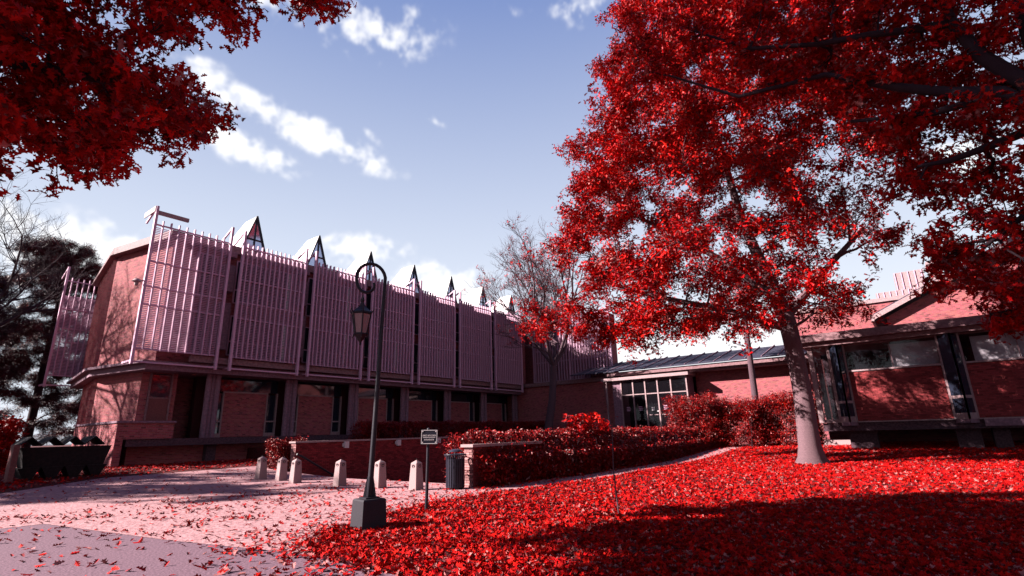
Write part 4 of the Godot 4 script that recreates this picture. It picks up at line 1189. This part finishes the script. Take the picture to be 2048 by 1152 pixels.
func bare_tree(called: String, label: String, base: Vector3, height: float, lean: Vector3, seed_: int, bark: Material, leafy: int, meshes: Array, group := "", levels := 5, r0 := 0.3) -> void:
	var r := RandomNumberGenerator.new(); r.seed = seed_
	var t := built(called, base, label, "tree", group)
	var tr := MB.new(); var br := MB.new()
	var tips := []
	var crotch := base + Vector3(lean.x, height * 0.28, lean.z)
	tr.tube([base - Vector3(0, 0.3, 0), base + Vector3(0, 0.4, 0), base.lerp(crotch, 0.5) + Vector3(0.1, 0, 0.05), crotch], [r0 * 1.5, r0 * 1.1, r0 * 0.95, r0 * 0.85], 12)
	part(t, "trunk", tr, bark)
	var stack := []
	for k in 6:
		var d := Vector3(cos(k * TAU / 6 + r.randf()), r.randf_range(0.8, 1.7), sin(k * TAU / 6 + r.randf())).normalized()
		stack.append([crotch, d, height * r.randf_range(0.22, 0.32), r0 * 0.5, 0])
	while stack.size() > 0:
		var s: Array = stack.pop_back()
		var p: Vector3 = s[0]; var d: Vector3 = s[1]; var ln: float = s[2]; var rr: float = s[3]; var lv: int = s[4]
		var pts := [p]; var rad := [rr]
		for k in 4:
			d = (d + Vector3(r.randfn(), r.randfn() * 0.6 + 0.12, r.randfn()) * 0.13).normalized()
			p += d * ln / 4.0
			pts.append(p); rad.append(lerpf(rr, rr * 0.55, (k + 1) / 4.0))
		br.tube(pts, rad, 6 if lv < 2 else 4, false)
		if lv >= levels - 2: tips.append([pts[2], p])
		if lv < levels - 1:
			for k in (4 if lv < 3 else 5):
				var at: Vector3 = pts[4] if k == 0 else pts[1 + r.randi() % 4]
				var nd := (d + Vector3(r.randfn(), r.randfn() * 0.5 + 0.15, r.randfn()) * 0.55).normalized()
				stack.append([at, nd, ln * r.randf_range(0.5, 0.72), rr * 0.5, lv + 1])
	part(t, "branches", br, bark)
	if leafy > 0:
		var xf := []; var col := PackedColorArray()
		for k in leafy:
			var tp: Array = tips[r.randi() % tips.size()]
			xf.append(Transform3D(Basis(Vector3.UP, r.randf() * TAU) * Basis(Vector3.RIGHT, r.randf_range(-1, 1)), tp[0].lerp(tp[1], r.randf())))
			col.append(red(r, 0.5, 1.0, 0.15))
		many(t, "crown", meshes[0], xf, col)

func make_plants() -> void:
	var oak := [sprig(9, 0.175, OAK, 1, M.leaf, 0.5), sprig(9, 0.165, OAK, 2, M.leaf, 0.5), sprig(8, 0.18, OAK, 3, M.leaf, 0.5)]
	var near_oak := [sprig(7, 0.16, OAK, 4, M.leaf, 0.32), sprig(6, 0.17, OAK, 5, M.leaf, 0.3)]
	var small := [sprig(9, 0.10, OVAL, 6, M.leaf_leathery, 0.22), sprig(9, 0.11, OVAL, 7, M.leaf_leathery, 0.22)]
	var needle := [sprig(22, 0.30, [[0.0, 0.03], [0.5, 0.05], [1.0, 0.0]], 8, M.leaf_leathery, 0.6)]
	# the big tree on the lawn
	var B := Vector3(25.1, 0.0, -3.75)
	var trunk := [[B + Vector3(0, -0.2, 0), 0.85], [B + Vector3(0, 0.12, 0), 0.62], [B + Vector3(0, 0.3, 0), 0.52], [B + Vector3(0.0, 0.75, 0), 0.43], [B + Vector3(0.02, 2.5, 0.06), 0.37], [B + Vector3(0.03, 4.3, 0.05), 0.35], [B + Vector3(0.0, 6.0, -0.05), 0.36], [B + Vector3(-0.1, 8.0, -0.5), 0.27], [B + Vector3(-0.3, 11.0, -1.2), 0.2], [B + Vector3(-0.5, 15.0, -1.6), 0.12], [B + Vector3(-0.6, 19.0, -2.0), 0.05]]
	var lm := [[[B + Vector3(0, 5.6, 0), 0.2], [B + Vector3(-1.0, 6.6, -2.2), 0.15], [B + Vector3(-2.0, 7.4, -4.6), 0.11], [B + Vector3(-2.8, 8.4, -7.0), 0.07]],
		[[B + Vector3(0, 6.2, 0), 0.2], [B + Vector3(0.6, 8.0, 1.6), 0.14], [B + Vector3(0.5, 9.6, 3.4), 0.08]],
		[[B + Vector3(0, 7.0, -0.3), 0.18], [B + Vector3(-1.6, 9.6, -2.8), 0.13], [B + Vector3(-2.4, 11.6, -5.4), 0.08], [B + Vector3(-3.0, 13.0, -7.4), 0.05]]]
	make_tree("red_oak", "big scarlet autumn tree with a pale trunk standing on the leaf-covered lawn", trunk, lm, MAIN_CLUMPS, Vector3(1.75, 1.3, 1.75), 210, 16, oak, func(r): return red(r, 0.28, 0.95, 0.06), M.bark, 101, "", 1.2, 0.014, func(c): return 0.5 if c.y < 11.5 and c.z > -7.5 else 1.0)
	# a near tree whose trunk stands right of the picture; its limbs reach in overhead
	var C := Vector3(16.6, 0.1, 5.6)
	var ct := [[C, 0.5], [C + Vector3(0, 1, 0), 0.4], [C + Vector3(-0.3, 4.0, -0.2), 0.36], [C + Vector3(-1.2, 6.6, -1.2), 0.32], [C + Vector3(-1.8, 7.6, -2.1), 0.22], [C + Vector3(-2.0, 12, -2.0), 0.12]]
	var J := C + Vector3(-1.8, 7.6, -2.1)
	var nl := [[[J, 0.2], [Vector3(14.7, 8.7, 3.2), 0.17], [Vector3(14.8, 9.7, 2.7), 0.15], [Vector3(14.8, 10.8, 2.4), 0.12], [Vector3(14.8, 12.6, 2.2), 0.08]],
		[[Vector3(14.8, 10.8, 2.4), 0.11], [Vector3(14.9, 11.2, 1.4), 0.10], [Vector3(15.0, 11.5, 0.8), 0.09], [Vector3(15.0, 11.8, -0.3), 0.075], [Vector3(14.9, 12.5, -2.0), 0.055], [Vector3(14.6, 13.8, -3.5), 0.03]],
		[[J, 0.19], [Vector3(14.7, 8.6, 2.8), 0.16], [Vector3(14.9, 9.1, 2.0), 0.13], [Vector3(15.0, 9.8, 1.0), 0.10], [Vector3(15.0, 10.8, -0.3), 0.07], [Vector3(14.8, 11.0, -2.5), 0.05], [Vector3(14.2, 12.7, -4.8), 0.025]],
		[[J, 0.13], [Vector3(14.8, 7.5, 2.6), 0.10], [Vector3(14.9, 7.4, 1.7), 0.07], [Vector3(15.0, 7.5, 1.1), 0.04]],
		[[J, 0.12], [Vector3(14.8, 5.8, 2.7), 0.08], [Vector3(14.9, 5.2, 1.8), 0.04]],
		[[Vector3(14.7, 8.6, 2.8), 0.11], [Vector3(14.9, 8.7, 1.6), 0.08], [Vector3(15.0, 9.2, 0.0), 0.04]]]
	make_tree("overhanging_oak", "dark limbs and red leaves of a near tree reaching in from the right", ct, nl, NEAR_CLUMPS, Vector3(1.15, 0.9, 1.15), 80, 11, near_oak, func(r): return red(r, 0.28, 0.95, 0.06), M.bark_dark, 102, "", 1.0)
	# a near tree left of the picture
	var D := Vector3(-3.2, 0.1, -11.2)
	var dt := [[D, 0.5], [D + Vector3(0, 1, 0), 0.4], [D + Vector3(0.2, 4.5, 0.3), 0.34], [D + Vector3(0.9, 7.2, 1.0), 0.24], [D + Vector3(0.4, 13.5, -0.8), 0.18], [D + Vector3(0.4, 22.0, -2.0), 0.05]]
	var dl := [[[D + Vector3(0.2, 4.8, 0.3), 0.2], [Vector3(-1.2, 5.9, -9.8), 0.14], [Vector3(0.6, 6.6, -9.0), 0.09], [Vector3(2.0, 6.9, -8.8), 0.05]], [[D + Vector3(0.7, 6.6, 0.8), 0.17], [Vector3(-0.4, 7.9, -9.4), 0.12], [Vector3(1.6, 8.8, -8.8), 0.07], [Vector3(3.2, 9.2, -8.4), 0.03]]]
	var lc := [] + LEFT_CLUMPS
	var q0 := RandomNumberGenerator.new(); q0.seed = 77
	for k in 170:
		var dd := Vector3(q0.randfn(), q0.randfn(), q0.randfn()).normalized() * pow(q0.randf(), 0.45)
		lc.append_array([-3.4 + dd.x * 4.2, 10.6 + dd.y * 3.4, -13.6 + dd.z * 3.6])
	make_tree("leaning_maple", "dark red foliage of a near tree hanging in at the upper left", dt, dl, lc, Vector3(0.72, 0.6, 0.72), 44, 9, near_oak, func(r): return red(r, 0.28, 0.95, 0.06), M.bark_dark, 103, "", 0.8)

	# the tall tree beside it, above the picture, whose shadow falls on the limbs at the right
	var T := Vector3(-6.4, 0.1, -11.6)
	var tc := []
	var q1 := RandomNumberGenerator.new(); q1.seed = 78
	for k in 85:
		var dd := Vector3(q1.randfn(), q1.randfn(), q1.randfn()).normalized() * pow(q1.randf(), 0.4)
		tc.append_array([0.4 + dd.x * 6.0, 20.0 + dd.y * 5.8, -13.2 + dd.z * 5.4])
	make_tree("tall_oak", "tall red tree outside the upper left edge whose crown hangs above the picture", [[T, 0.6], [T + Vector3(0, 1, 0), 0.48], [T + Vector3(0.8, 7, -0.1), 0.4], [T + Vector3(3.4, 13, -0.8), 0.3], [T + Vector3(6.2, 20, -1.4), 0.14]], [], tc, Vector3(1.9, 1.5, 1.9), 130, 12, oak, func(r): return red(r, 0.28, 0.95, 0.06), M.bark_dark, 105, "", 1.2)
	# a slender tree before the hall wall
	var E := Vector3(37.0, 0.3, -8.25)
	var et := [[E, 0.3], [E + Vector3(0, 0.5, 0), 0.24], [E + Vector3(0.05, 3.5, 0.05), 0.2], [E + Vector3(0.0, 6.5, 0.1), 0.17], [E + Vector3(0.1, 10.0, 0.2), 0.08]]
	var ec := []
	var r := RandomNumberGenerator.new(); r.seed = 31
	for k in 26:
		var d := Vector3(r.randfn(), r.randfn(), r.randfn()).normalized() * pow(r.randf(), 0.45)
		ec.append_array([E.x + d.x * 3.4, E.y + 9.4 + d.y * 3.2, E.z + d.z * 3.6])
	make_tree("slender_oak", "slender straight tree with red leaves before the sunlit hall wall", et, [], ec, Vector3(1.3, 1.0, 1.3), 55, 9, oak, func(r): return red(r, 0.4, 0.95, 0.04), M.bark_grey, 104)
	# the nearly bare tree in the corner of the court
	bare_tree("bare_oak", "nearly bare tree with a few red leaves in the inner corner of the court", Vector3(37.2, 1.1, -24.6), 21.0, Vector3(0.6, 0, 0.5), 205, M.bark_grey, 500, oak, "", 6, 0.34)
	# trees left of the building
	bare_tree("bare_elm", "bare dark tree at the left edge above the evergreens", Vector3(3.2, 0.4, -48.0), 21.0, Vector3(0.4, 0, 0.2), 207, M.bark_dark, 0, oak, "", 6, 0.36)
	bare_tree("bare_maple", "bare tree standing outside the left edge beside the end wall", Vector3(-1.5, 0.4, -43.0), 17.0, Vector3(0.3, 0, 0.4), 208, M.bark_dark, 40, oak, "", 5, 0.34)
	for s in [[Vector3(10.6, 0.4, -56.0), 17.5, 5.6, 301, "tall dark evergreen behind the end of the screened building"], [Vector3(4.6, 0.4, -52.0), 13.0, 5.0, 302, "lower dark evergreen at the left edge behind the steel sculpture"], [Vector3(17.0, 0.4, -62.0), 15.0, 5.0, 303, "farthest dark evergreen seen through the rear sunscreen"]]:
		var q := RandomNumberGenerator.new(); q.seed = s[3]
		var b0: Vector3 = s[0]; var hh: float = s[1]; var ww: float = s[2]
		var tk := [[b0, 0.4], [b0 + Vector3(0, 1, 0), 0.32], [b0 + Vector3(0.1, hh * 0.6, 0), 0.2], [b0 + Vector3(0.1, hh * 0.95, 0), 0.06]]
		var cc := []
		for k in 95:
			var u := pow(q.randf(), 0.8)
			var a := q.randf() * TAU
			var w := ww * (1.0 - u * 0.62) * sqrt(q.randf())
			cc.append_array([b0.x + cos(a) * w, b0.y + 1.6 + u * (hh - 1.6), b0.z + sin(a) * w])
		make_tree("pine_tree", s[4], tk, [], cc, Vector3(1.6, 0.6, 1.6), 90, 8, needle, func(r): return Color(0.045, 0.007, 0.012) * r.randf_range(0.5, 1.5) if r.randf() > 0.08 else Color(0.13, 0.006, 0.007), M.bark_dark, s[3], "evergreens left of the building")
	# crowns outside the left edge that shade the path by the building
	for s in [[Vector3(-5.0, 0.3, -33.5), 401, "broad red tree outside the left edge shading the path"], [Vector3(-11.0, 0.3, -40.0), 402, "farther red tree outside the left edge of the forecourt"]]:
		var q := RandomNumberGenerator.new(); q.seed = s[1]
		var b0: Vector3 = s[0]
		var tk := [[b0, 0.5], [b0 + Vector3(0, 1, 0), 0.4], [b0 + Vector3(0.2, 5, 0.1), 0.32], [b0 + Vector3(0.3, 9.5, 0), 0.15]]
		var cc := []
		for k in 44:
			var d := Vector3(q.randfn(), q.randfn(), q.randfn()).normalized() * pow(q.randf(), 0.4)
			cc.append_array([b0.x + d.x * 5.0, b0.y + 9.0 + d.y * 3.8, b0.z + d.z * 5.0])
		make_tree("shade_tree", s[2], tk, [], cc, Vector3(1.6, 1.1, 1.6), 100, 9, oak, func(r): return red(r, 0.28, 0.95, 0.06), M.bark_dark, s[1])
	# the trees across the lawn behind the viewer, which the ground-floor windows mirror
	var far_spots := [[Vector3(-5, 0.1, 7.5), "red tree behind the viewer nearest the road"], [Vector3(6, 0.1, 9), "red tree behind the viewer at the lawn's near corner"], [Vector3(15.5, 0.1, 12), "red tree behind the viewer opposite the bollards"], [Vector3(27, 0.2, 19), "red tree beyond the right edge opposite the screened facade"], [Vector3(39, 0.3, 21), "red tree beyond the right edge past the pavilion"], [Vector3(-17, 0.1, 6), "red tree behind the viewer farthest left"]]
	var ft: Node3D
	for i in far_spots.size():
		if i == 0:
			var q := RandomNumberGenerator.new(); q.seed = 909
			var cc := []
			for k in 60:
				var d := Vector3(q.randfn(), q.randfn(), q.randfn()).normalized() * pow(q.randf(), 0.4)
				cc.append_array([d.x * 5.6, 9.6 + d.y * 6.4, d.z * 5.6])
			ft = make_tree("row_tree", far_spots[0][1], [[Vector3.ZERO, 0.5], [Vector3(0, 1, 0), 0.4], [Vector3(0.2, 6, 0.1), 0.3], [Vector3(0.1, 13, 0), 0.1]], [], cc, Vector3(1.8, 1.4, 1.8), 60, 7, oak, func(r): return red(r, 0.28, 0.95, 0.06), M.bark_dark, 909, "trees behind the viewer")
			ft.position = far_spots[0][0]
		else:
			var o := ft.duplicate()
			o.name = numbered("row_tree")
			add_child(o)
			o.set_meta("label", far_spots[i][1])
			o.position = far_spots[i][0]
			o.rotation.y = i * 1.1
	# hedges and shrubs
	var hedge_red := func(r): return red(r, 0.12, 0.48, 0.07)
	hedge("path_hedge", "long clipped red-leaved hedge along the footpath to the entrance", "hedge", Vector3(13.0, 0.05, -12.3), Vector3(36.5, 1.5, -10.35), 20000, small, hedge_red, 501, 0.07, "", 0.5)
	hedge("court_hedge", "dark hedge in the shade below the screened building", "hedge", Vector3(20.5, 1.1, -28.0), Vector3(40.5, 2.3, -26.4), 7000, small, hedge_red, 502, 0.12)
	hedge("rhododendron", "rounded dark red shrub left of the slender tree by the entrance", "shrub", Vector3(33.6, 0.4, -12.8), Vector3(36.8, 3.1, -10.3), 4200, small, hedge_red, 503, 0.5, "shrubs by the entrance")
	hedge("rhododendron", "rounded dark red shrub at the foot of the slender tree", "shrub", Vector3(34.4, 0.3, -10.2), Vector3(37.0, 2.7, -7.9), 3600, small, hedge_red, 504, 0.5, "shrubs by the entrance")
	hedge("rhododendron", "dark red shrub between the slender tree and the big pale trunk", "shrub", Vector3(35.2, 0.3, -7.8), Vector3(38.5, 3.0, -5.0), 4200, small, hedge_red, 505, 0.5, "shrubs by the entrance")
	hedge("winged_shrub", "taller loose red shoots standing above the path hedge", "shrub", Vector3(19.8, 1.1, -12.2), Vector3(22.4, 2.0, -11.4), 130, [sprig(7, 0.2, OVAL, 12, M.leaf, 0.4)], func(r): return red(r, 0.3, 0.9, 0.05), 506, 0.3)
	hedge("pier_shrub", "small dark shrub beside the far brick pier", "shrub", Vector3(13.0, 0.1, -24.3), Vector3(14.6, 1.35, -23.3), 900, small, hedge_red, 507, 0.2)
	hedge("berry_shrub", "low red shrub behind the steel sculpture", "shrub", Vector3(0.5, 0.3, -35.5), Vector3(6.0, 2.4, -33.0), 3000, oak, func(r): return red(r, 0.25, 0.8, 0.02), 508, 0.4)
	# a staked sapling on the lawn
	var sp := built("sapling", Vector3(9.47, 0, -4.76), "thin leafless sapling standing on the lawn before the hedge", "tree")
	var sm := MB.new()
	sm.tube([Vector3(9.5, -0.05, -4.77), Vector3(9.46, 0.8, -4.80), Vector3(9.47, 1.5, -4.77), Vector3(9.40, 2.5, -4.86)], [0.014, 0.012, 0.010, 0.005], 6)
	sm.tube([Vector3(9.47, 1.5, -4.77), Vector3(9.52, 1.8, -4.7)], [0.005, 0.003], 4)
	part(sp, "stem", sm, M.bark_grey)
	var lf := MB.new()
	leaf(lf, Transform3D(Basis(Vector3(0, 0, 1), 0.4), Vector3(9.36, 2.46, -4.95)), 0.12, OAK)
	leaf(lf, Transform3D(Basis(Vector3(0, 1, 0), 1.4), Vector3(9.52, 1.8, -4.7)), 0.09, OAK)
	part(sp, "crown", lf, M.red_paint)

func make_litter() -> void:
	var one := [single_leaf(1, M.leaf_dry), single_leaf(2, M.leaf_dry), single_leaf(3, M.leaf_dry), single_leaf(4, M.leaf_dry)]
	var lw := PackedVector2Array(LAWN_EDGE)
	lw.append_array(PackedVector2Array([Vector2(17.6, -8.75), Vector2(27, -8.7), Vector2(36, -8.6), Vector2(42, -7), Vector2(42, 14), Vector2(1, 14)]))
	var clump := FastNoiseLite.new(); clump.seed = 3; clump.frequency = 0.55; clump.fractal_octaves = 3
	var fade := func(p): return clampf(90.0 / maxf(p.length_squared(), 1.0), 0.1, 1.0)
	var far_tint := func(r): return red(r, 0.3, 0.85, 0.10)
	scatter("lawn_leaves", "thick layer of fallen red leaves on the lawn", one, 210000, Vector2(3.5, -9.6), Vector2(26, 6), lw, func(p): return fade.call(p) * (0.62 + 0.38 * ease01(-0.25, 0.25, clump.get_noise_2dv(p * 1.7))) if _seen(p) else 0.0, far_tint, 601, 0.02, Vector2(0.075, 0.135), 0.5)
	scatter("far_lawn_leaves", "fallen red leaves on the far lawn towards the pavilion", one, 75000, Vector2(18, -9.4), Vector2(41, 11), lw, func(p): return 0.75 if _seen(p) else 0.0, far_tint, 602, 0.02, Vector2(0.11, 0.17), 0.45)
	var pv := PackedVector2Array([Vector2(-8, 2), Vector2(3.2, 2)])
	pv.append_array(PackedVector2Array(LAWN_EDGE.slice(1)))
	pv.append_array(PackedVector2Array([Vector2(12.6, -10.8), Vector2(13, -14), Vector2(13, -22.9), Vector2(13.4, -25.4), Vector2(7.1, -24.8), Vector2(3.9, -22.4), Vector2(-8, -17)]))
	var edge := PackedVector2Array(LAWN_EDGE)
	var near_edge := func(p):
		var d := 99.0
		for k in edge.size() - 1: d = minf(d, Geometry2D.get_closest_point_to_segment(p, edge[k], edge[k + 1]).distance_to(p))
		return d
	scatter("pavement_leaves", "scattered red and pale fallen leaves on the pavement", one, 66000, Vector2(-2, -25), Vector2(13, 0), pv, func(p):
		if not _seen(p): return 0.0
		var c: float = ease01(-0.05, 0.55, clump.get_noise_2dv(p))
		var e: float = near_edge.call(p)
		var open: float = 0.17 + 0.55 * c
		if p.x < 3.9 and p.y > -14.0: open *= 0.55
		if p.y < -16.5: open *= 0.25
		return clampf(open * 0.42 + 1.2 * exp(-e * 2.6), 0, 1), func(r): return red(r, 0.35, 1.0, 0.30), 603, 0.012, Vector2(0.08, 0.14), 0.4)
	scatter("path_leaves", "fallen leaves along the footpath by the hedge", one, 3600, Vector2(12, -10.9), Vector2(38, -8.5), PackedVector2Array([Vector2(12, -10.9), Vector2(38, -10.9), Vector2(38, -8.5), Vector2(12, -8.5)]), func(p): return 0.12 + 0.6 * exp(-absf(p.y + 8.75) * 6.0) + 0.6 * exp(-absf(p.y + 10.2) * 5.0), func(r): return red(r, 0.35, 1.0, 0.2), 604, 0.014, Vector2(0.10, 0.16), 0.4)
	scatter("building_lawn_leaves", "fallen leaves on the shaded lawn by the screened building", one, 16000, Vector2(-8, -31), Vector2(15.4, -16), PackedVector2Array([Vector2(-12, -16.5), Vector2(-6, -15.7), Vector2(-2, -19.2), Vector2(3.9, -22.6), Vector2(7.1, -25.0), Vector2(10.8, -25.3), Vector2(15.4, -25.6), Vector2(15.4, -30.4), Vector2(-12, -30.4)]), func(p): return 0.9 if _seen(p) else 0.0, far_tint, 605, 0.02, Vector2(0.12, 0.18), 0.4)
	scatter("undercroft_leaves", "strip of fallen leaves behind the pavilion's piers", one, 2500, Vector2(34, -4), Vector2(40.2, 9), PackedVector2Array([Vector2(34, -4), Vector2(40.2, -4), Vector2(40.2, 9), Vector2(34, 9)]), func(p): return ease01(36.0, 39.0, p.x), far_tint, 606, 0.03, Vector2(0.14, 0.2), 0.5)

func _seen(p: Vector2) -> bool:   # a wide cone round the view
	var f := p.x * 0.8 - p.y * 0.6
	var s := p.x * 0.6 + p.y * 0.8
	return f > 2.5 and absf(s) < f * 1.35 + 1.5

func scatter(called: String, label: String, mesh_list: Array, n: int, lo: Vector2, hi: Vector2, poly: PackedVector2Array, keep: Callable, tint: Callable, seed_: int, lift: float, size: Vector2, tilt: float) -> void:
	var r := RandomNumberGenerator.new(); r.seed = seed_
	var xf := []; var col := PackedColorArray(); var per := []; var pc := []
	for m in mesh_list: per.append([]); pc.append(PackedColorArray())
	for k in n:
		var p := Vector2(r.randf_range(lo.x, hi.x), r.randf_range(lo.y, hi.y))
		if not Geometry2D.is_point_in_polygon(p, poly): continue
		if r.randf() > keep.call(p): continue
		var b := Basis(Vector3.UP, r.randf() * TAU) * Basis(Vector3.RIGHT, r.randfn() * tilt) * Basis(Vector3.BACK, r.randfn() * tilt)
		if r.randf() < 0.4: b = b * Basis(Vector3.BACK, PI)
		var w := r.randi() % mesh_list.size()
		per[w].append(Transform3D(b.scaled(Vector3.ONE * r.randf_range(size.x, size.y)), P(p.x, p.y, lift + r.randf() * lift)))
		pc[w].append(tint.call(r))
	for i in mesh_list.size():
		if per[i].size() == 0: continue
		var o := many(self, numbered(called), mesh_list[i], per[i], pc[i])
		o.set_meta("label", label)

func single_leaf(seed_: int, m: Material) -> ArrayMesh:
	var r := RandomNumberGenerator.new(); r.seed = seed_
	var mb := MB.new()
	leaf(mb, Transform3D(Basis(), Vector3(0, 0, -0.5)), 1.0, OAK, r.randf_range(0.2, 0.7), r.randf_range(-0.5, 0.5))
	return mb.mesh(m)

# ---------------------------------------------------------------- sky
func make_sky(env: Environment) -> void:
	var W := 2048; var H := 1024
	var im := Image.create(W, H, false, Image.FORMAT_RGBF)
	var n := FastNoiseLite.new()
	n.seed = 5; n.noise_type = FastNoiseLite.TYPE_SIMPLEX_SMOOTH
	n.frequency = 1.0; n.fractal_octaves = 6; n.fractal_gain = 0.55
	# clouds: azimuth from -z towards +x, elevation, half length, half width (degrees), slope, amount
	var cl := [[28.5, 30.8, 8.6, 1.5, -0.30, 1.15], [24.0, 27.6, 4.0, 1.6, -0.25, 1.0], [35.5, 41.2, 6.5, 3.0, 0.0, 0.75], [27.0, 42.0, 5.5, 2.2, -0.1, 0.8], [17.2, 34.4, 2.4, 0.6, 0.1, 0.7], [11.8, 15.8, 9.0, 2.6, 0.0, 1.5], [35.2, 19.4, 4.8, 1.7, 0.05, 1.0], [45.0, 15.4, 5.2, 2.6, 0.0, 1.5], [63.8, 43.6, 3.4, 2.0, 0.0, 0.7], [44.6, 33.0, 1.8, 0.7, -0.5, 0.45], [36.5, 31.3, 1.8, 0.8, -0.8, 0.4], [99.5, 21.5, 4.0, 2.4, 0.0, 0.9], [54.5, 43.9, 4.0, 1.0, -0.3, 0.3], [74.0, 7.5, 16.0, 4.0, 0.0, 1.3], [125, 14, 14, 3.5, 0.0, 1.2], [160, 28, 12, 3, 0.1, 0.9], [-35, 14, 14, 3, 0.0, 1.2], [-70, 33, 10, 2.5, -0.2, 0.8], [-120, 18, 16, 4, 0.0, 1.1], [-160, 36, 10, 3, 0.1, 0.8]]
	for y in H:
		var el := 90.0 - (y + 0.5) * 180.0 / H
		var e := maxf(el, 0.0)
		var s := sin(deg_to_rad(e))
		var base := Color(maxf(0.05, 1.09 - 1.22 * s), maxf(0.075, 1.155 - 1.18 * s), maxf(0.32, 1.2 - 0.81 * s))
		var knee := ease01(0.72, 0.95, s)
		base = base.lerp(Color(0.06, 0.10, 0.36), knee)
		base = base.lerp(Color(0.84, 0.88, 0.985), 1.0 - ease01(0.0, 0.30, s))
		if el < -2.0:
			for x in W: im.set_pixel(x, y, Color(0.06, 0.02, 0.025) / EXPOSURE)
			continue
		for x in W:
			var az := (x + 0.5) * 360.0 / W
			var amount := 0.0
			for c in cl:
				var da: float = wrapf(az - c[0], -180, 180) * cos(deg_to_rad(e))
				if absf(da) > c[2] * 1.7: continue
				var de: float = el - c[1] - da * c[4]
				if absf(de) > c[3] * 2.6: continue
				var q: float = (da / c[2]) * (da / c[2]) + (de / c[3]) * (de / c[3])
				amount = maxf(amount, c[5] * exp(-q * 0.9))
			var col := base
			if amount > 0.02:
				var d := Vector3(sin(deg_to_rad(az)) * cos(deg_to_rad(el)), sin(deg_to_rad(el)), -cos(deg_to_rad(az)) * cos(deg_to_rad(el)))
				var f := n.get_noise_3dv(d * 11.0) * 1.0 + n.get_noise_3dv(d * 37.0 + Vector3(7, 3, 1)) * 0.6
				var k := ease01(0.25, 1.05, amount * 0.92 + f * 0.95 * minf(1.0, amount * 2.0))
				col = col.lerp(Color(1.15, 1.15, 1.18), k * 0.93)
			im.set_pixel(x, y, Color(col.r / EXPOSURE, col.g / EXPOSURE, col.b / EXPOSURE))
	var pm := PanoramaSkyMaterial.new()
	pm.panorama = ImageTexture.create_from_image(im)
	var sky := Sky.new()
	sky.sky_material = pm
	env.background_mode = Environment.BG_SKY
	env.sky = sky

func _ready() -> void:
	var t0 := Time.get_ticks_msec()
	rng.seed = 7
	# camera: wide lens tilted up, turned a little
	var cam := Camera3D.new()
	cam.name = "camera"
	var yaw := deg_to_rad(36.896); var pitch := deg_to_rad(15.6); var roll := deg_to_rad(1.5)
	var F := Vector3(cos(yaw), 0, -sin(yaw)); var R := Vector3(sin(yaw), 0, cos(yaw)); var U := Vector3.UP
	var F2 := F * cos(pitch) + U * sin(pitch); var U2 := U * cos(pitch) - F * sin(pitch)
	cam.transform = Transform3D(Basis(R * cos(roll) - U2 * sin(roll), U2 * cos(roll) + R * sin(roll), -F2), EYE)
	cam.fov = rad_to_deg(2.0 * atan(576.0 / 1035.0))
	cam.near = 0.1; cam.far = 1500.0
	add_child(cam)
	var we := WorldEnvironment.new()
	we.name = "environment"
	var env := Environment.new()
	env.tonemap_mode = Environment.TONE_MAPPER_LINEAR
	env.tonemap_exposure = EXPOSURE
	env.sdfgi_enabled = true; env.ssao_enabled = true; env.ssil_enabled = true
	make_sky(env)
	we.environment = env
	add_child(we)
	var sun := DirectionalLight3D.new()
	sun.name = "sun"
	var el := deg_to_rad(28.5); var az := deg_to_rad(45.0)
	sun.basis = Basis.looking_at(Vector3(cos(az) * cos(el), -sin(el), sin(az) * cos(el)))
	sun.light_energy = SUN_ENERGY
	sun.light_color = Color(1.0, 0.955, 0.93)
	sun.light_angular_distance = 0.5
	sun.shadow_enabled = true
	add_child(sun)
	print("sky ", Time.get_ticks_msec() - t0)
	make_materials()
	make_ground()
	make_screen_building()
	make_hall()
	make_right_building()
	print("buildings ", Time.get_ticks_msec() - t0)
	make_walls()
	make_bollards()
	make_lamp()
	make_sign()
	make_bin()
	make_sculpture()
	print("things ", Time.get_ticks_msec() - t0)
	make_plants()
	print("plants ", Time.get_ticks_msec() - t0)
	make_litter()
	print("litter ", Time.get_ticks_msec() - t0)
